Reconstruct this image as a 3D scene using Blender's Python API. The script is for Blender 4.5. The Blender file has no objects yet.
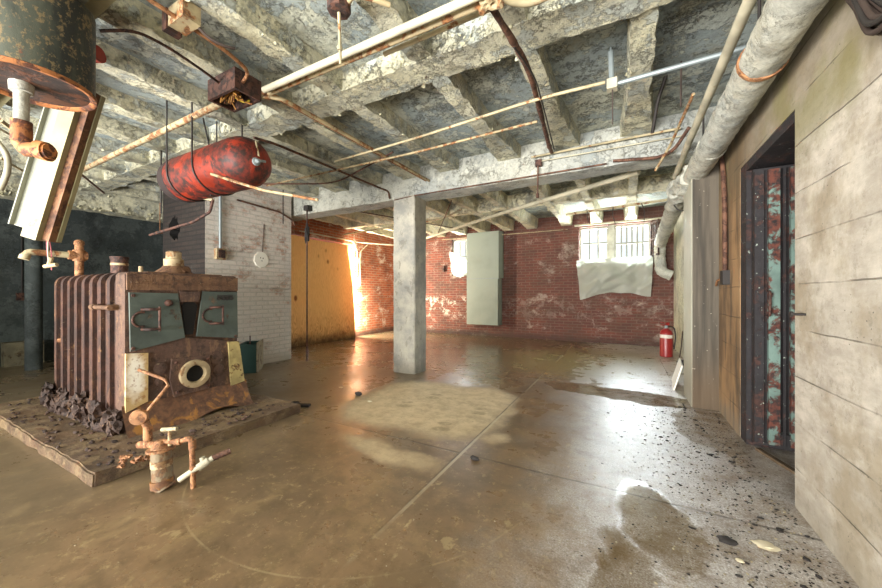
import bpy, bmesh, math, random
from mathutils import Vector, Matrix, noise
random.seed(7)
SC = bpy.context.scene
COL = SC.collection
V = Vector

# ------------------------------------------------------------------ object helpers
def link(name, me, parent=None):
    o = bpy.data.objects.new(name, me)
    COL.objects.link(o)
    if parent: o.parent = parent
    return o
def tag(o, label=None, cat=None, group=None, kind=None):
    if label: o['label'] = label
    if cat: o['category'] = cat
    if group: o['group'] = group
    if kind: o['kind'] = kind
    return o
def empty(name, loc, label, cat, group=None):
    o = bpy.data.objects.new(name, None); COL.objects.link(o)
    o.location = loc; o.empty_display_size = .1
    return tag(o, label, cat, group)

class MB:
    """collects shapes and links them as ONE mesh object (world coordinates)"""
    def __init__(s): s.bm = bmesh.new()
    def box(s, x0, x1, y0, y1, z0, z1):
        vs = [s.bm.verts.new((x, y, z)) for x in (x0, x1) for y in (y0, y1) for z in (z0, z1)]
        for f in ((0,1,3,2),(4,6,7,5),(0,4,5,1),(2,3,7,6),(0,2,6,4),(1,5,7,3)):
            s.bm.faces.new([vs[i] for i in f])
        return s
    def obox(s, o, u, w, n, a):            # box at origin o along u, w, n with sizes a=((u0,u1),(w0,w1),(n0,n1))
        vs = [s.bm.verts.new(o+u*p+w*q+n*r) for p in a[0] for q in a[1] for r in a[2]]
        for f in ((0,1,3,2),(4,6,7,5),(0,4,5,1),(2,3,7,6),(0,2,6,4),(1,5,7,3)):
            s.bm.faces.new([vs[i] for i in f])
        return s
    def tube(s, pts, r, n=12, cap=True, wob=0):
        pts = [V(p) for p in pts]
        rr = r if isinstance(r, (list, tuple)) else [r]*len(pts)
        rings = []; up = None
        for i, p in enumerate(pts):
            t = (pts[min(i+1, len(pts)-1)]-pts[max(i-1, 0)])
            if t.length < 1e-9: t = V((0,0,1))
            t.normalize()
            if up is None:
                up = V((0,0,1)) if abs(t.z) < .9 else V((1,0,0))
            a = (up-t*up.dot(t))
            if a.length < 1e-5: a = t.orthogonal()
            a.normalize(); up = a; b = t.cross(a)
            ring = []
            for k in range(n):
                an = 2*math.pi*k/n
                d = a*math.cos(an)+b*math.sin(an)
                q = rr[i]*(1+(wob*noise.noise((p+d*rr[i])*18) if wob else 0))
                ring.append(s.bm.verts.new(p+d*q))
            rings.append(ring)
        for i in range(len(rings)-1):
            for k in range(n):
                s.bm.faces.new((rings[i][k], rings[i][(k+1)%n], rings[i+1][(k+1)%n], rings[i+1][k]))
        if cap:
            s.bm.faces.new(rings[0][::-1]); s.bm.faces.new(rings[-1])
        return s
    def lathe(s, o, ax, prof, n=24, cap=True):   # prof: list of (distance along axis, radius)
        o = V(o); ax = V(ax).normalized()
        pts = [o+ax*d for d, r in prof]; a = ax.orthogonal().normalized(); b = ax.cross(a)
        rings = [[s.bm.verts.new(p+(a*math.cos(2*math.pi*k/n)+b*math.sin(2*math.pi*k/n))*max(r, 1e-4)) for k in range(n)] for p, (d, r) in zip(pts, prof)]
        for i in range(len(rings)-1):
            for k in range(n):
                s.bm.faces.new((rings[i][k], rings[i][(k+1)%n], rings[i+1][(k+1)%n], rings[i+1][k]))
        if cap: s.bm.faces.new(rings[0][::-1]); s.bm.faces.new(rings[-1])
        return s
    def prism_x(s, poly, x0, x1):               # poly in (y,z)
        a = [s.bm.verts.new((x0, y, z)) for y, z in poly]; b = [s.bm.verts.new((x1, y, z)) for y, z in poly]
        n = len(poly)
        s.bm.faces.new(a); s.bm.faces.new(b[::-1])
        for i in range(n): s.bm.faces.new((a[i], b[i], b[(i+1)%n], a[(i+1)%n]))
        return s
    def prism_z(s, poly, z0, z1):
        a = [s.bm.verts.new((x, y, z0)) for x, y in poly]; b = [s.bm.verts.new((x, y, z1)) for x, y in poly]
        n = len(poly)
        s.bm.faces.new(a); s.bm.faces.new(b[::-1])
        for i in range(n): s.bm.faces.new((a[i], b[i], b[(i+1)%n], a[(i+1)%n]))
        return s
    def blob(s, c, r, sc=(1,1,1), amp=.3, seed=0, sub=2, f=9):
        m = bmesh.ops.create_icosphere(s.bm, subdivisions=sub, radius=1)
        for v in m['verts']:
            d = v.co.copy(); k = 1+amp*noise.noise(d*1.7+V((seed*3.1, seed, 0)))
            v.co = V(c)+V((d.x*sc[0], d.y*sc[1], d.z*sc[2]))*r*k
        return s
    def rod_axis(s, ax, c0, c1, hw, zb, zt, step, amp, flare=None, inset=.03):
        """rough concrete rib along ax ('x' or 'y'); hw = half width function or number; c = centre across"""
        a0, a1, c = c0, c1, s._c
        n = max(2, int((a1-a0)/step)); rows = []
        for i in range(n+1):
            t = a0+(a1-a0)*i/n
            w = flare(t) if flare else hw
            prof = []
            for j in range(7): prof.append((-w-inset*(1-j/6), zt+(zb-zt)*j/6))
            for j in range(1, 6): prof.append((-w+2*w*j/6, zb))
            for j in range(7): prof.append((w+inset*j/6, zb+(zt-zb)*j/6))
            row = []
            for j, (q, z) in enumerate(prof):
                p = V((t, c+q, z)) if ax == 'x' else V((c+q, t, z))
                edge = 1.8 if j in (5, 6, 7, 11, 12, 13) else .6
                nz = noise.noise_vector(p*9)*amp*edge+noise.noise_vector(p*31)*amp*.7*edge
                if zt-z < .01: nz.z = 0
                if i in (0, n):
                    if ax == 'x': nz.x = 0
                    else: nz.y = 0
                row.append(s.bm.verts.new(p+nz))
            rows.append(row)
        for i in range(n):
            for j in range(len(rows[0])-1):
                s.bm.faces.new((rows[i][j], rows[i][j+1], rows[i+1][j+1], rows[i+1][j]))
        for r_ in (rows[0], rows[-1]): s.bm.faces.new(r_)
        return s
    def build(s, name, mat, parent=None, smooth=False, bevel=0, seg=2, keepz=False):
        if bevel:
            bmesh.ops.bevel(s.bm, geom=[e for e in s.bm.edges if len(e.link_faces) == 2 and e.calc_face_angle(0) > .6], offset=bevel, segments=seg, affect='EDGES', clamp_overlap=True)
        bmesh.ops.recalc_face_normals(s.bm, faces=s.bm.faces)
        me = bpy.data.meshes.new(name); 
        org = parent.location if (parent and parent.type == 'EMPTY') else None
        base = V((0,0,0)); p = parent
        while p: base += p.location; p = p.parent
        bmesh.ops.translate(s.bm, verts=s.bm.verts, vec=-base)
        s.bm.to_mesh(me); s.bm.free()
        for m in (mat if isinstance(mat, list) else [mat]): me.materials.append(m)
        if smooth:
            for f in me.polygons: f.use_smooth = True
            try: me.set_sharp_from_angle(angle=math.radians(50))
            except Exception: pass
        return link(name, me, parent)

def arc_path(pts, r=.04, n=5):
    """round the corners of a polyline"""
    pts = [V(p) for p in pts]; out = [pts[0]]
    for i in range(1, len(pts)-1):
        a, b, c = pts[i-1], pts[i], pts[i+1]
        u = (a-b); w = (c-b); k = min(r, u.length*.45, w.length*.45)
        p0 = b+u.normalized()*k; p1 = b+w.normalized()*k
        for j in range(n+1):
            t = j/n; out.append(p0*(1-t)**2+b*2*t*(1-t)+p1*t*t)
    out.append(pts[-1]); return out
def sag_path(a, b, n=14, sag=.0, wob=.0, seed=0):
    a = V(a); b = V(b); out = []
    for i in range(n+1):
        t = i/n; p = a.lerp(b, t); p.z -= sag*4*t*(1-t)
        k = math.sin(math.pi*t)
        p += noise.noise_vector(p*2.2+V((seed, 0, 0)))*wob*k
        out.append(p)
    return out

# ------------------------------------------------------------------ material helpers
class N:
    def __init__(s, name):
        s.m = bpy.data.materials.new(name); s.m.use_nodes = True
        s.t = s.m.node_tree; s.n = s.t.nodes; s.b = s.n['Principled BSDF']; s.out = s.n['Material Output']
        s._pos = None
    def new(s, ty, **k):
        x = s.n.new(ty)
        for a, b in k.items(): setattr(x, a, b)
        return x
    def put(s, sock, val):
        if isinstance(val, bpy.types.NodeSocket): s.t.links.new(val, sock)
        elif isinstance(val, (tuple, list)) and len(val) == 3 and sock.type == 'RGBA': sock.default_value = (*val, 1)
        else: sock.default_value = val
    @property
    def pos(s):
        if s._pos is None: s._pos = s.new('ShaderNodeNewGeometry').outputs['Position']
        return s._pos
    def scale(s, v, sc=(1,1,1), loc=(0,0,0)):
        x = s.new('ShaderNodeMapping'); s.put(x.inputs['Vector'], v); x.inputs['Scale'].default_value = sc; x.inputs['Location'].default_value = loc
        return x.outputs[0]
    def noise(s, sc, det=5, rough=.55, v=None, dist=0):
        x = s.new('ShaderNodeTexNoise'); s.put(x.inputs['Vector'], v or s.pos)
        x.inputs['Scale'].default_value = sc; x.inputs['Detail'].default_value = det; x.inputs['Roughness'].default_value = rough; x.inputs['Distortion'].default_value = dist
        return x.outputs['Fac']
    def vor(s, sc, v=None, feat='F1', out='Distance', rnd=1):
        x = s.new('ShaderNodeTexVoronoi'); x.feature = feat; s.put(x.inputs['Vector'], v or s.pos); x.inputs['Scale'].default_value = sc
        x.inputs['Randomness'].default_value = rnd
        return x.outputs[out]
    def m_(s, op, a, b=0., c=0., clamp=False):
        x = s.new('ShaderNodeMath', operation=op); x.use_clamp = clamp
        s.put(x.inputs[0], a); s.put(x.inputs[1], b); s.put(x.inputs[2], c); return x.outputs[0]
    def step(s, v, lo, hi, a=0., b=1.):
        x = s.new('ShaderNodeMapRange'); x.interpolation_type = 'SMOOTHSTEP'
        s.put(x.inputs[0], v); x.inputs[1].default_value = lo; x.inputs[2].default_value = hi
        x.inputs[3].default_value = a; x.inputs[4].default_value = b; return x.outputs[0]
    def mix(s, f, a, b, bl='MIX'):
        x = s.new('ShaderNodeMix', data_type='RGBA', blend_type=bl)
        s.put(x.inputs[0], f); s.put(x.inputs[6], a); s.put(x.inputs[7], b); return x.outputs[2]
    def xyz(s, v=None):
        x = s.new('ShaderNodeSeparateXYZ'); s.put(x.inputs[0], v or s.pos); return x.outputs
    def comb(s, a, b, c=0.):
        x = s.new('ShaderNodeCombineXYZ'); s.put(x.inputs[0], a); s.put(x.inputs[1], b); s.put(x.inputs[2], c); return x.outputs[0]
    def bump(s, h, st=.5, d=.01, nrm=None):
        x = s.new('ShaderNodeBump'); x.inputs['Strength'].default_value = st; x.inputs['Distance'].default_value = d
        s.put(x.inputs['Height'], h)
        if nrm: s.put(x.inputs['Normal'], nrm)
        return x.outputs[0]
    def done(s, col, rough=.8, nrm=None, metal=0., spec=None, alpha=None):
        s.put(s.b.inputs['Base Color'], col); s.put(s.b.inputs['Roughness'], rough); s.put(s.b.inputs['Metallic'], metal)
        if nrm: s.put(s.b.inputs['Normal'], nrm)
        if spec is not None: s.b.inputs['Specular IOR Level'].default_value = spec
        if alpha is not None: s.put(s.b.inputs['Alpha'], alpha)
        return s.m
def lin(r, g, b): return tuple(((c/255)/12.92 if c/255 <= .04045 else ((c/255+.055)/1.055)**2.4) for c in (r, g, b))

def plain(name, c, rough=.6, metal=0., var=.25, sc=12, bump=.15):
    k = N(name); n = k.noise(sc, 5); d = k.mix(var, c, tuple(q*.35 for q in c))
    col = k.mix(k.step(n, .4, .75), c, d)
    return k.done(col, rough, k.bump(k.noise(sc*3, 4), bump, .004), metal)
def rusty(name, base, rust=lin(112,62,30), dark=lin(48,30,22), amount=.5, sc=9, rough=.7, metal=.0, cream=None):
    k = N(name)
    n1 = k.noise(sc, 7, .65, dist=.4); n2 = k.noise(sc*3.3, 5, .6); n3 = k.noise(sc*.6, 4)
    r = k.mix(k.step(n2, .35, .65), rust, dark)
    th = .5+(.5-amount)*.55; m = k.step(n1, th-.04, th+.04)
    b = k.mix(k.step(n3, .35, .7), base, tuple(q*.6 for q in base))
    col = k.mix(m, b, r)
    if cream: col = k.mix(k.step(k.noise(sc*5, 3), .66, .72), col, cream)
    h = k.m_('ADD', k.m_('MULTIPLY', n2, .6), k.m_('MULTIPLY', m, -.35))
    return k.done(col, k.step(n1, .2, .8, rough-.1, rough+.2), k.bump(h, .6, .006), metal)

def paint_concrete(name, a, b, c, under=lin(150,160,160), rust=.12, sc=2.2, split=.5, bump=1.0):
    """peeling paint over concrete: a = paint, b = second paint, c = stains"""
    k = N(name)
    w = k.noise(sc*1.2, 10, .72, dist=.15)
    big = k.noise(sc*.45, 4, .5)
    fine = k.noise(sc*20, 6, .75)
    m1 = k.step(w, split-.012, split+.012)
    m2 = k.step(k.noise(sc*2.6, 10, .78, v=k.scale(k.pos, (1,1,1), (6,1,3))), .54, .56)
    m3 = k.step(k.noise(sc*1.5, 7, .65, v=k.scale(k.pos, (1,1,1), (9,4,2))), .52, .68)
    m4 = k.step(k.noise(sc*7, 8, .75, v=k.scale(k.pos, (1,1,1), (1,4,7))), .58, .60)
    col = k.mix(k.step(big, .35, .65), a, b)
    col = k.mix(k.m_('MULTIPLY', m1, .75), col, under)
    col = k.mix(k.m_('MULTIPLY', m2, .6), col, tuple(min(.85, q*1.25+.03) for q in b))
    col = k.mix(k.m_('MULTIPLY', m4, .45), col, tuple(q*.8 for q in under))
    col = k.mix(k.m_('MULTIPLY', m3, .55), col, c)
    edge = k.m_('MULTIPLY', k.step(w, split-.02, split), k.step(w, split+.0, split+.012, 1, 0))
    col = k.mix(k.m_('MULTIPLY', edge, .35), col, tuple(q*.4 for q in c))
    rm = k.step(k.noise(sc*4.5, 6, .7, v=k.scale(k.pos, (1,1,1), (3,8,5))), .72-rust*.6, .75-rust*.6)
    col = k.mix(k.m_('MULTIPLY', rm, .8), col, k.mix(fine, lin(130,78,40), lin(66,46,32)))
    col = k.mix(k.step(fine, .42, .7, 0, .4), col, tuple(q*.55 for q in under))
    vein = k.m_('ABSOLUTE', k.m_('SUBTRACT', k.noise(sc*2.2, 10, .75, v=k.scale(k.pos, (1,1,1), (2,2,8))), .5))
    vm = k.m_('MULTIPLY', k.step(vein, .004, .016, 1, 0), k.step(k.noise(sc*1.3, 4), .45, .55))
    col = k.mix(k.m_('MULTIPLY', vm, .65), col, tuple(q*.3 for q in c))
    blot = k.step(k.noise(sc*.9, 8, .7, v=k.scale(k.pos, (1,1,1), (12,2,8))), .48, .62)
    col = k.mix(k.m_('MULTIPLY', blot, .4), col, tuple(q*.5 for q in under))
    h = k.m_('ADD', k.m_('MULTIPLY', m1, .4), k.m_('MULTIPLY', m2, .4))
    h = k.m_('SUBTRACT', h, vm)
    h = k.m_('ADD', h, k.m_('MULTIPLY', fine, .5)); h = k.m_('ADD', h, k.m_('MULTIPLY', m4, .3)); h = k.m_('ADD', h, k.m_('MULTIPLY', k.noise(sc*4, 6, .65), .8))
    return k.done(col, .78, k.bump(h, bump, .02))

def brick(name, plane, c1, c2, mortar, white, wamt, whitecol=lin(225,215,200), sc=1, rough=.85, dirt=lin(40,36,32), wlow=None, roof=None):
    """plane 'x' = wall facing x, 'y' = wall facing y"""
    k = N(name); P = k.xyz()
    u = P[1] if plane == 'x' else P[0]
    wob = k.m_('MULTIPLY', k.m_('SUBTRACT', k.noise(6, 3), .5), .012)
    vec = k.comb(u, k.m_('ADD', P[2], wob))
    b = k.new('ShaderNodeTexBrick'); k.put(b.inputs['Vector'], vec)
    b.inputs['Color1'].default_value = (*c1, 1); b.inputs['Color2'].default_value = (*c2, 1); b.inputs['Mortar'].default_value = (*mortar, 1)
    b.inputs['Scale'].default_value = 1/sc; b.inputs['Mortar Size'].default_value = .009; b.inputs['Brick Width'].default_value = .2; b.inputs['Row Height'].default_value = .066
    b.inputs['Mortar Smooth'].default_value = .3; b.inputs['Bias'].default_value = .0
    col = k.mix(k.step(k.noise(3, 5), .35, .75, 0, .5), b.outputs['Color'], dirt)
    col = k.mix(k.step(k.noise(30, 4), .55, .8, 0, .45), col, tuple(q*.4 for q in c1))
    wn = k.noise(1.9, 11, .78, v=k.scale(k.pos, (1,1,1.5), (2,5,1)), dist=.15)
    wm = k.step(wn, 1-wamt-.06, 1-wamt+.05)
    wm = k.m_('MULTIPLY', wm, white)
    if wlow:                                    # efflorescence bands between heights
        zb = k.m_('MULTIPLY', k.step(P[2], wlow[0]-.1, wlow[0]+.05), k.step(P[2], wlow[1]-.05, wlow[1]+.1, 1, 0))
        wm = k.m_('MAXIMUM', wm, k.m_('MULTIPLY', zb, k.m_('MULTIPLY', k.step(P[0], -3.5, -2.6, 1, .35), k.step(k.noise(5, 9, .78, dist=.3), .52, .56, 0, .85))))
    wm = k.m_('MULTIPLY', wm, k.m_('SUBTRACT', 1., k.m_('MULTIPLY', b.outputs['Fac'], .35)))
    col = k.mix(wm, col, k.mix(k.noise(40, 3), whitecol, tuple(q*.7 for q in whitecol)))
    base = k.m_('ADD', P[2], k.m_('MULTIPLY', k.noise(5, 4), .12))
    col = k.mix(k.step(base, .1, .26, .75, 0), col, dirt)
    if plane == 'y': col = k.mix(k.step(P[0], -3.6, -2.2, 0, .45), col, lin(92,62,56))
    if roof: col = k.mix(k.step(k.noise(2, 5), .45, .6, 0, roof), col, lin(74,62,52))
    h = k.m_('SUBTRACT', k.m_('ADD', k.m_('MULTIPLY', k.noise(45, 4), .3), k.m_('MULTIPLY', k.noise(9, 6, .7), .5)), b.outputs['Fac'])
    return k.done(col, rough, k.bump(h, .9, .012))

# ------------------------------------------------------------------ materials
CREAM = lin(205,196,158); BLUEG = lin(150,160,158); OLIVE = lin(168,160,120)
M = {}
M['ceil'] = paint_concrete('ceiling_peeling', lin(176,184,178), lin(188,190,172), lin(138,132,104), under=lin(140,154,158), rust=.04, split=.5)
M['joist'] = paint_concrete('joist_peeling', lin(204,202,180), lin(212,208,178), lin(158,148,114), under=lin(172,180,176), rust=.10, sc=2.8, split=.54)
M['joist_lit'] = paint_concrete('joist_peeling_lit', lin(234,228,196), lin(240,234,204), lin(180,166,126), under=lin(214,214,198), rust=.05, sc=2.8, split=.58)  # joist paint made paler and warmer: back-bay light put into the colour
M['beam'] = paint_concrete('beam_paint', lin(164,168,164), lin(178,178,166), lin(134,130,112), under=lin(150,158,158), rust=.03, sc=2.0, split=.6, bump=.6)

def m_column():
    k = N('column_concrete'); P = k.xyz()
    n = k.noise(3, 8, .7); f = k.noise(24, 5, .7)
    col = k.mix(k.step(n, .35, .65), lin(134,134,128), lin(176,171,156))
    chips = k.step(k.noise(13, 5, .6, v=k.scale(k.pos, (1,1,.6))), .60, .63)
    col = k.mix(k.m_('MULTIPLY', chips, .5), col, lin(112,108,96))
    low = k.step(k.m_('ADD', P[2], k.m_('MULTIPLY', n, .3)), .15, .45, .6, 0)
    col = k.mix(low, col, lin(84,76,60))
    return k.done(col, .8, k.bump(k.m_('ADD', f, chips), .5, .008))
M['column'] = m_column()

def m_rightwall():
    k = N('board_formed_concrete'); P = k.xyz()
    wob = k.m_('MULTIPLY', k.noise(1.4, 3), .05)
    zz = k.m_('ADD', P[2], wob)
    q = k.m_('FRACT', k.m_('DIVIDE', zz, .235))
    groove = k.m_('MULTIPLY', k.step(k.m_('ABSOLUTE', k.m_('SUBTRACT', q, .5)), .482, .497), k.step(k.noise(2.5, 5), .38, .6))
    board = k.noise(1, 2, v=k.comb(0., 0., k.m_('MULTIPLY', k.m_('FLOOR', k.m_('DIVIDE', zz, .235)), 3.7)))
    grain = k.noise(9, 8, .7, v=k.scale(k.pos, (1, .6, 1.5)))
    n = k.noise(2.1, 7, .65); n2 = k.noise(1.6, 8, .7, v=k.scale(k.pos, (1, 1, .8), (4, 2, 0)))
    col = k.mix(k.step(grain, .3, .75), lin(158,150,138), lin(202,195,182))
    col = k.mix(k.m_('MULTIPLY', k.step(board, .35, .65), .6), col, lin(150,143,130))
    col = k.mix(k.step(n, .45, .62, 0, .65), col, lin(138,124,98))
    col = k.mix(k.step(k.noise(20, 8, .8), .52, .64, 0, .4), col, lin(110,102,86))
    col = k.mix(k.step(n2, .5, .7, 0, .5), col, lin(214,208,194))
    # rust / clay stained length beyond the door, darker and more orange
    far = k.step(P[1], 2.9, 3.5)
    st = k.mix(k.step(k.noise(2.6, 6, .6, v=k.scale(k.pos, (1,1,.45))), .38, .62), lin(150,118,80), lin(98,74,48))
    st = k.mix(k.step(k.noise(5, 5, .6, v=k.scale(k.pos, (1,2.2,.25), (1,0,0))), .52, .62, 0, .7), st, lin(58,48,38))
    col = k.mix(k.m_('MULTIPLY', far, .95), col, st)
    up = k.step(k.m_('ADD', P[2], k.m_('MULTIPLY', n, .5)), 1.9, 2.5, 0, .55)
    col = k.mix(up, col, lin(112,100,74))
    moss = k.m_('MULTIPLY', k.step(k.noise(1.6, 5, .6, v=k.scale(k.pos, (1,1,1), (7,7,1))), .48, .62, 0, .55), k.step(P[2], 1.6, 2.0))
    col = k.mix(moss, col, lin(122,118,70))
    holes = k.step(k.vor(30), .05, .10, 1, 0)
    holes = k.m_('MULTIPLY', holes, k.step(k.noise(4, 2), .5, .6))
    col = k.mix(k.m_('MULTIPLY', holes, .8), col, lin(60,54,46))
    col = k.mix(k.m_('MULTIPLY', groove, .65), col, lin(84,76,62))
    foot = k.step(k.m_('ADD', P[2], k.m_('MULTIPLY', n, .2)), .12, .3, .5, 0)
    col = k.mix(foot, col, lin(128,120,104))
    h = k.m_('SUBTRACT', k.m_('ADD', k.m_('MULTIPLY', grain, .5), k.m_('MULTIPLY', n, .4)), k.m_('ADD', groove, holes))
    return k.done(col, .82, k.bump(h, .75, .01))
M['rwall'] = m_rightwall()

def m_pier():
    k = N('pier_streaked'); P = k.xyz()
    v = k.scale(k.pos, (9, 9, .5))
    n = k.noise(1.5, 6, .6, v=v); n2 = k.noise(2.5, 5)
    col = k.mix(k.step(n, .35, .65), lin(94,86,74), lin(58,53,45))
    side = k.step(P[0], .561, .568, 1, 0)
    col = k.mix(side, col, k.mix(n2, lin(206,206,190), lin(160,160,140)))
    sp = k.step(k.noise(26, 4, .6), .68, .72)
    col = k.mix(k.m_('MULTIPLY', sp, .7), col, lin(206,196,176))
    low = k.step(k.m_('ADD', P[2], k.m_('MULTIPLY', n2, .3)), .25, .9, .5, 0)
    col = k.mix(low, col, lin(96,74,48))
    return k.done(col, .7, k.bump(n, .3, .006))
M['pier'] = m_pier()
M['sidewall'] = paint_concrete('side_wall_limewash', lin(206,204,184), lin(196,196,170), lin(140,134,104), under=lin(176,178,164), rust=.03, sc=1.6, split=.6, bump=.4)
M['dark_wall'] = paint_concrete('boiler_room_wall', lin(92,100,98), lin(74,82,80), lin(40,44,42), under=lin(60,68,68), rust=.0, sc=1.1, split=.5, bump=.4)

M['brick_back'] = brick('brick_back', 'y', lin(128,66,50), lin(98,54,46), lin(132,106,92), .7, .40, wlow=(.55, 1.0), roof=.35)
M['brick_left_lit'] = brick('brick_left_lit', 'x', lin(178,96,58), lin(150,78,50), lin(160,130,104), .8, .42, roof=0)  # bright orange puts the warm light on this wall into the brick colour
M['brick_white'] = brick('brick_whitewashed', 'x', lin(196,158,138), lin(160,126,110), lin(172,166,156), .8, .57, whitecol=lin(236,232,224), dirt=lin(170,160,146))
M['brick_dark'] = brick('brick_chimney_dark', 'y', lin(48,38,33), lin(34,28,26), lin(30,27,25), .3, .35, whitecol=lin(120,116,104))  # darker brick for the chimney face towards the boiler
M['soot_shade'] = plain('soot_shade_black', lin(18,16,15), .95)  # flue soot; also the painted dark of the boiler openings
M['white_paint'] = plain('old_white_paint', lin(226,222,204), .55, var=.2, sc=5)

def ell(k, P, cx, cy, rx, ry, rot=0, soft=.12, wob=None, power=2):
    ca, sa = math.cos(rot), math.sin(rot)
    X = k.m_('ADD', P[0], -cx); Y = k.m_('ADD', P[1], -cy)
    if wob: X = k.m_('ADD', X, wob[0]); Y = k.m_('ADD', Y, wob[1])
    u = k.m_('ADD', k.m_('MULTIPLY', X, ca/rx), k.m_('MULTIPLY', Y, sa/rx))
    w = k.m_('ADD', k.m_('MULTIPLY', X, -sa/ry), k.m_('MULTIPLY', Y, ca/ry))
    u = k.m_('POWER', k.m_('ABSOLUTE', u), power); w = k.m_('POWER', k.m_('ABSOLUTE', w), power)
    d = k.m_('ADD', u, w)
    return k.step(d, 1-soft*2, 1+soft*2, 1, 0)
def m_floor():
    k = N('wet_concrete_floor'); P = k.xyz()
    w1 = k.m_('MULTIPLY', k.m_('SUBTRACT', k.noise(2.6, 5, .6), .5), .8); w2 = k.m_('MULTIPLY', k.m_('SUBTRACT', k.noise(2.6, 5, .6, v=k.scale(k.pos, (1,1,1), (5,9,0))), .5), .8)
    wob = (w1, w2); half = (k.m_('MULTIPLY', w1, .4), k.m_('MULTIPLY', w2, .4))
    n = k.noise(1.3, 8, .65); f = k.noise(22, 6, .7); mid = k.noise(5, 6, .65, dist=.5)
    col = k.mix(k.step(n, .35, .65), lin(132,108,80), lin(104,86,64))
    col = k.mix(k.step(mid, .5, .7, 0, .45), col, lin(150,128,90))
    col = k.mix(k.step(k.noise(9, 9, .78), .46, .62, 0, .5), col, lin(88,72,50))
    col = k.mix(k.step(k.noise(16, 8, .8, v=k.scale(k.pos, (1,1,1), (4,4,4))), .55, .62, 0, .5), col, lin(168,148,108))
    col = k.mix(k.step(k.noise(.8, 5, .6, v=k.scale(k.pos, (1,1,1), (3,1,0))), .5, .62, 0, .5), col, lin(92,78,58))
    # worn pale scuffs, stretched
    sc = k.step(k.noise(6, 5, .6, v=k.scale(k.pos, (1.6, .9, 1), (0,0,3))), .64, .69, 0, .5)
    col = k.mix(sc, col, lin(170,152,112))
    # left side: cooler, greyer
    left = k.step(k.m_('ADD', P[0], w1), -3.2, -1.8, .55, 0)
    col = k.mix(left, col, lin(112,100,80))
    # gravelly grit along the right wall
    grit = k.step(k.m_('ADD', k.m_('ADD', P[0], k.m_('MULTIPLY', w1, .9)), k.m_('MULTIPLY', P[1], .05)), -.62, .25)
    spk = k.noise(110, 4, .7); vsp = k.step(k.vor(90), .16, .34, 1, 0)
    gc = k.mix(k.step(spk, .4, .6), lin(198,194,190), lin(156,148,140)); gc = k.mix(k.m_('MULTIPLY', vsp, .6), gc, lin(236,236,240))
    gc = k.mix(k.step(k.noise(34, 4, .7, v=k.scale(k.pos, (1,1,1), (2,2,2))), .58, .66, 0, .75), gc, lin(70,64,58))
    gm = k.m_('MULTIPLY', grit, k.step(k.noise(5, 9, .78), .36, .60, .3, 1))
    col = k.mix(gm, col, gc)
    # moss tinted wet area near the back
    moss = ell(k, P, -.5, 6.1, 1.2, 1.3, 0, .45, wob)
    col = k.mix(k.m_('MULTIPLY', moss, .6), col, lin(122,112,52))
    # dry pale patches
    dry = ell(k, P, -1.72, 3.02, .76, .72, .1, .32, half, 4)
    dry2 = ell(k, P, -1.5, 1.93, .42, .10, -.08, .5, half)
    dry3 = ell(k, P, -.86, 2.52, .10, .12, 0, .5, half)
    dr = k.m_('MAXIMUM', k.m_('MAXIMUM', dry, k.m_('MULTIPLY', dry2, .8)), k.m_('MULTIPLY', dry3, .7))
    col = k.mix(k.m_('MULTIPLY', dr, k.step(k.noise(8, 8, .75), .35, .7, .9, .45)), col, k.mix(mid, lin(222,200,160), lin(194,172,132)))
    ft = None
    for (x_, y_) in ((-1.93, 2.80), (-1.33, 2.47), (-1.81, 3.17), (-1.20, 2.96)):
        for dx, dy, rx, ry in ((0, 0, .075, .045), (-.03, .12, .06, .035)):
            e = ell(k, P, x_+dx, y_+dy, rx, ry, .3, .2, (k.m_('MULTIPLY', w1, .06), k.m_('MULTIPLY', w2, .06)))
            ft = e if ft is None else k.m_('MAXIMUM', ft, e)
    col = k.mix(k.m_('MULTIPLY', k.m_('MULTIPLY', ft, k.step(f, .3, .6)), .55), col, lin(104,94,62))
    # puddles
    p1 = ell(k, P, .02, 4.25, .85, .24, -.12, .15, half); p2 = ell(k, P, .12, 1.98, .17, .36, .25, .2, half)
    p3 = ell(k, P, .02, 1.45, .12, .35, .15, .2, half); p4 = ell(k, P, .62, 3.55, .28, .5, 0, .2, half)
    pd = k.m_('MAXIMUM', k.m_('MAXIMUM', p1, p2), k.m_('MAXIMUM', p3, k.m_('MULTIPLY', p4, .6)))
    col = k.mix(k.m_('MULTIPLY', pd, k.step(mid, .3, .6, .85, .5)), col, lin(104,86,56))
    # control joints and hairline cracks
    def line(c, at, w): return k.step(k.m_('ABSOLUTE', k.m_('ADD', k.m_('ADD', c, -at), k.m_('MULTIPLY', w1, .012))), w*.5, w*1.4, 1, 0)
    jn = k.m_('MAXIMUM', line(P[0], -1.013, .007), k.m_('MAXIMUM', line(P[1], 2.158, .009), k.m_('MULTIPLY', line(P[1], 4.32, .008), .7)))
    jn = k.m_('MULTIPLY', jn, k.m_('MULTIPLY', k.step(mid, .35, .55, .3, 1), k.step(P[1], 1.2, 2.1, .15, 1)))
    col = k.mix(k.m_('MULTIPLY', jn, .7), col, lin(54,44,32))
    lt = k.m_('MULTIPLY', k.step(k.m_('ABSOLUTE', k.m_('ADD', P[0], 1.0)), .006, .014, 1, 0), k.step(n, .4, .6))
    col = k.mix(k.m_('MULTIPLY', lt, .5), col, lin(190,180,150))
    # chalk-like scratched arc
    dx = k.m_('ADD', P[0], 1.55); dy = k.m_('ADD', P[1], -1.98)
    rr = k.m_('SQRT', k.m_('ADD', k.m_('POWER', k.m_('ABSOLUTE', dx), 2.), k.m_('POWER', k.m_('ABSOLUTE', dy), 2.)))
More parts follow.
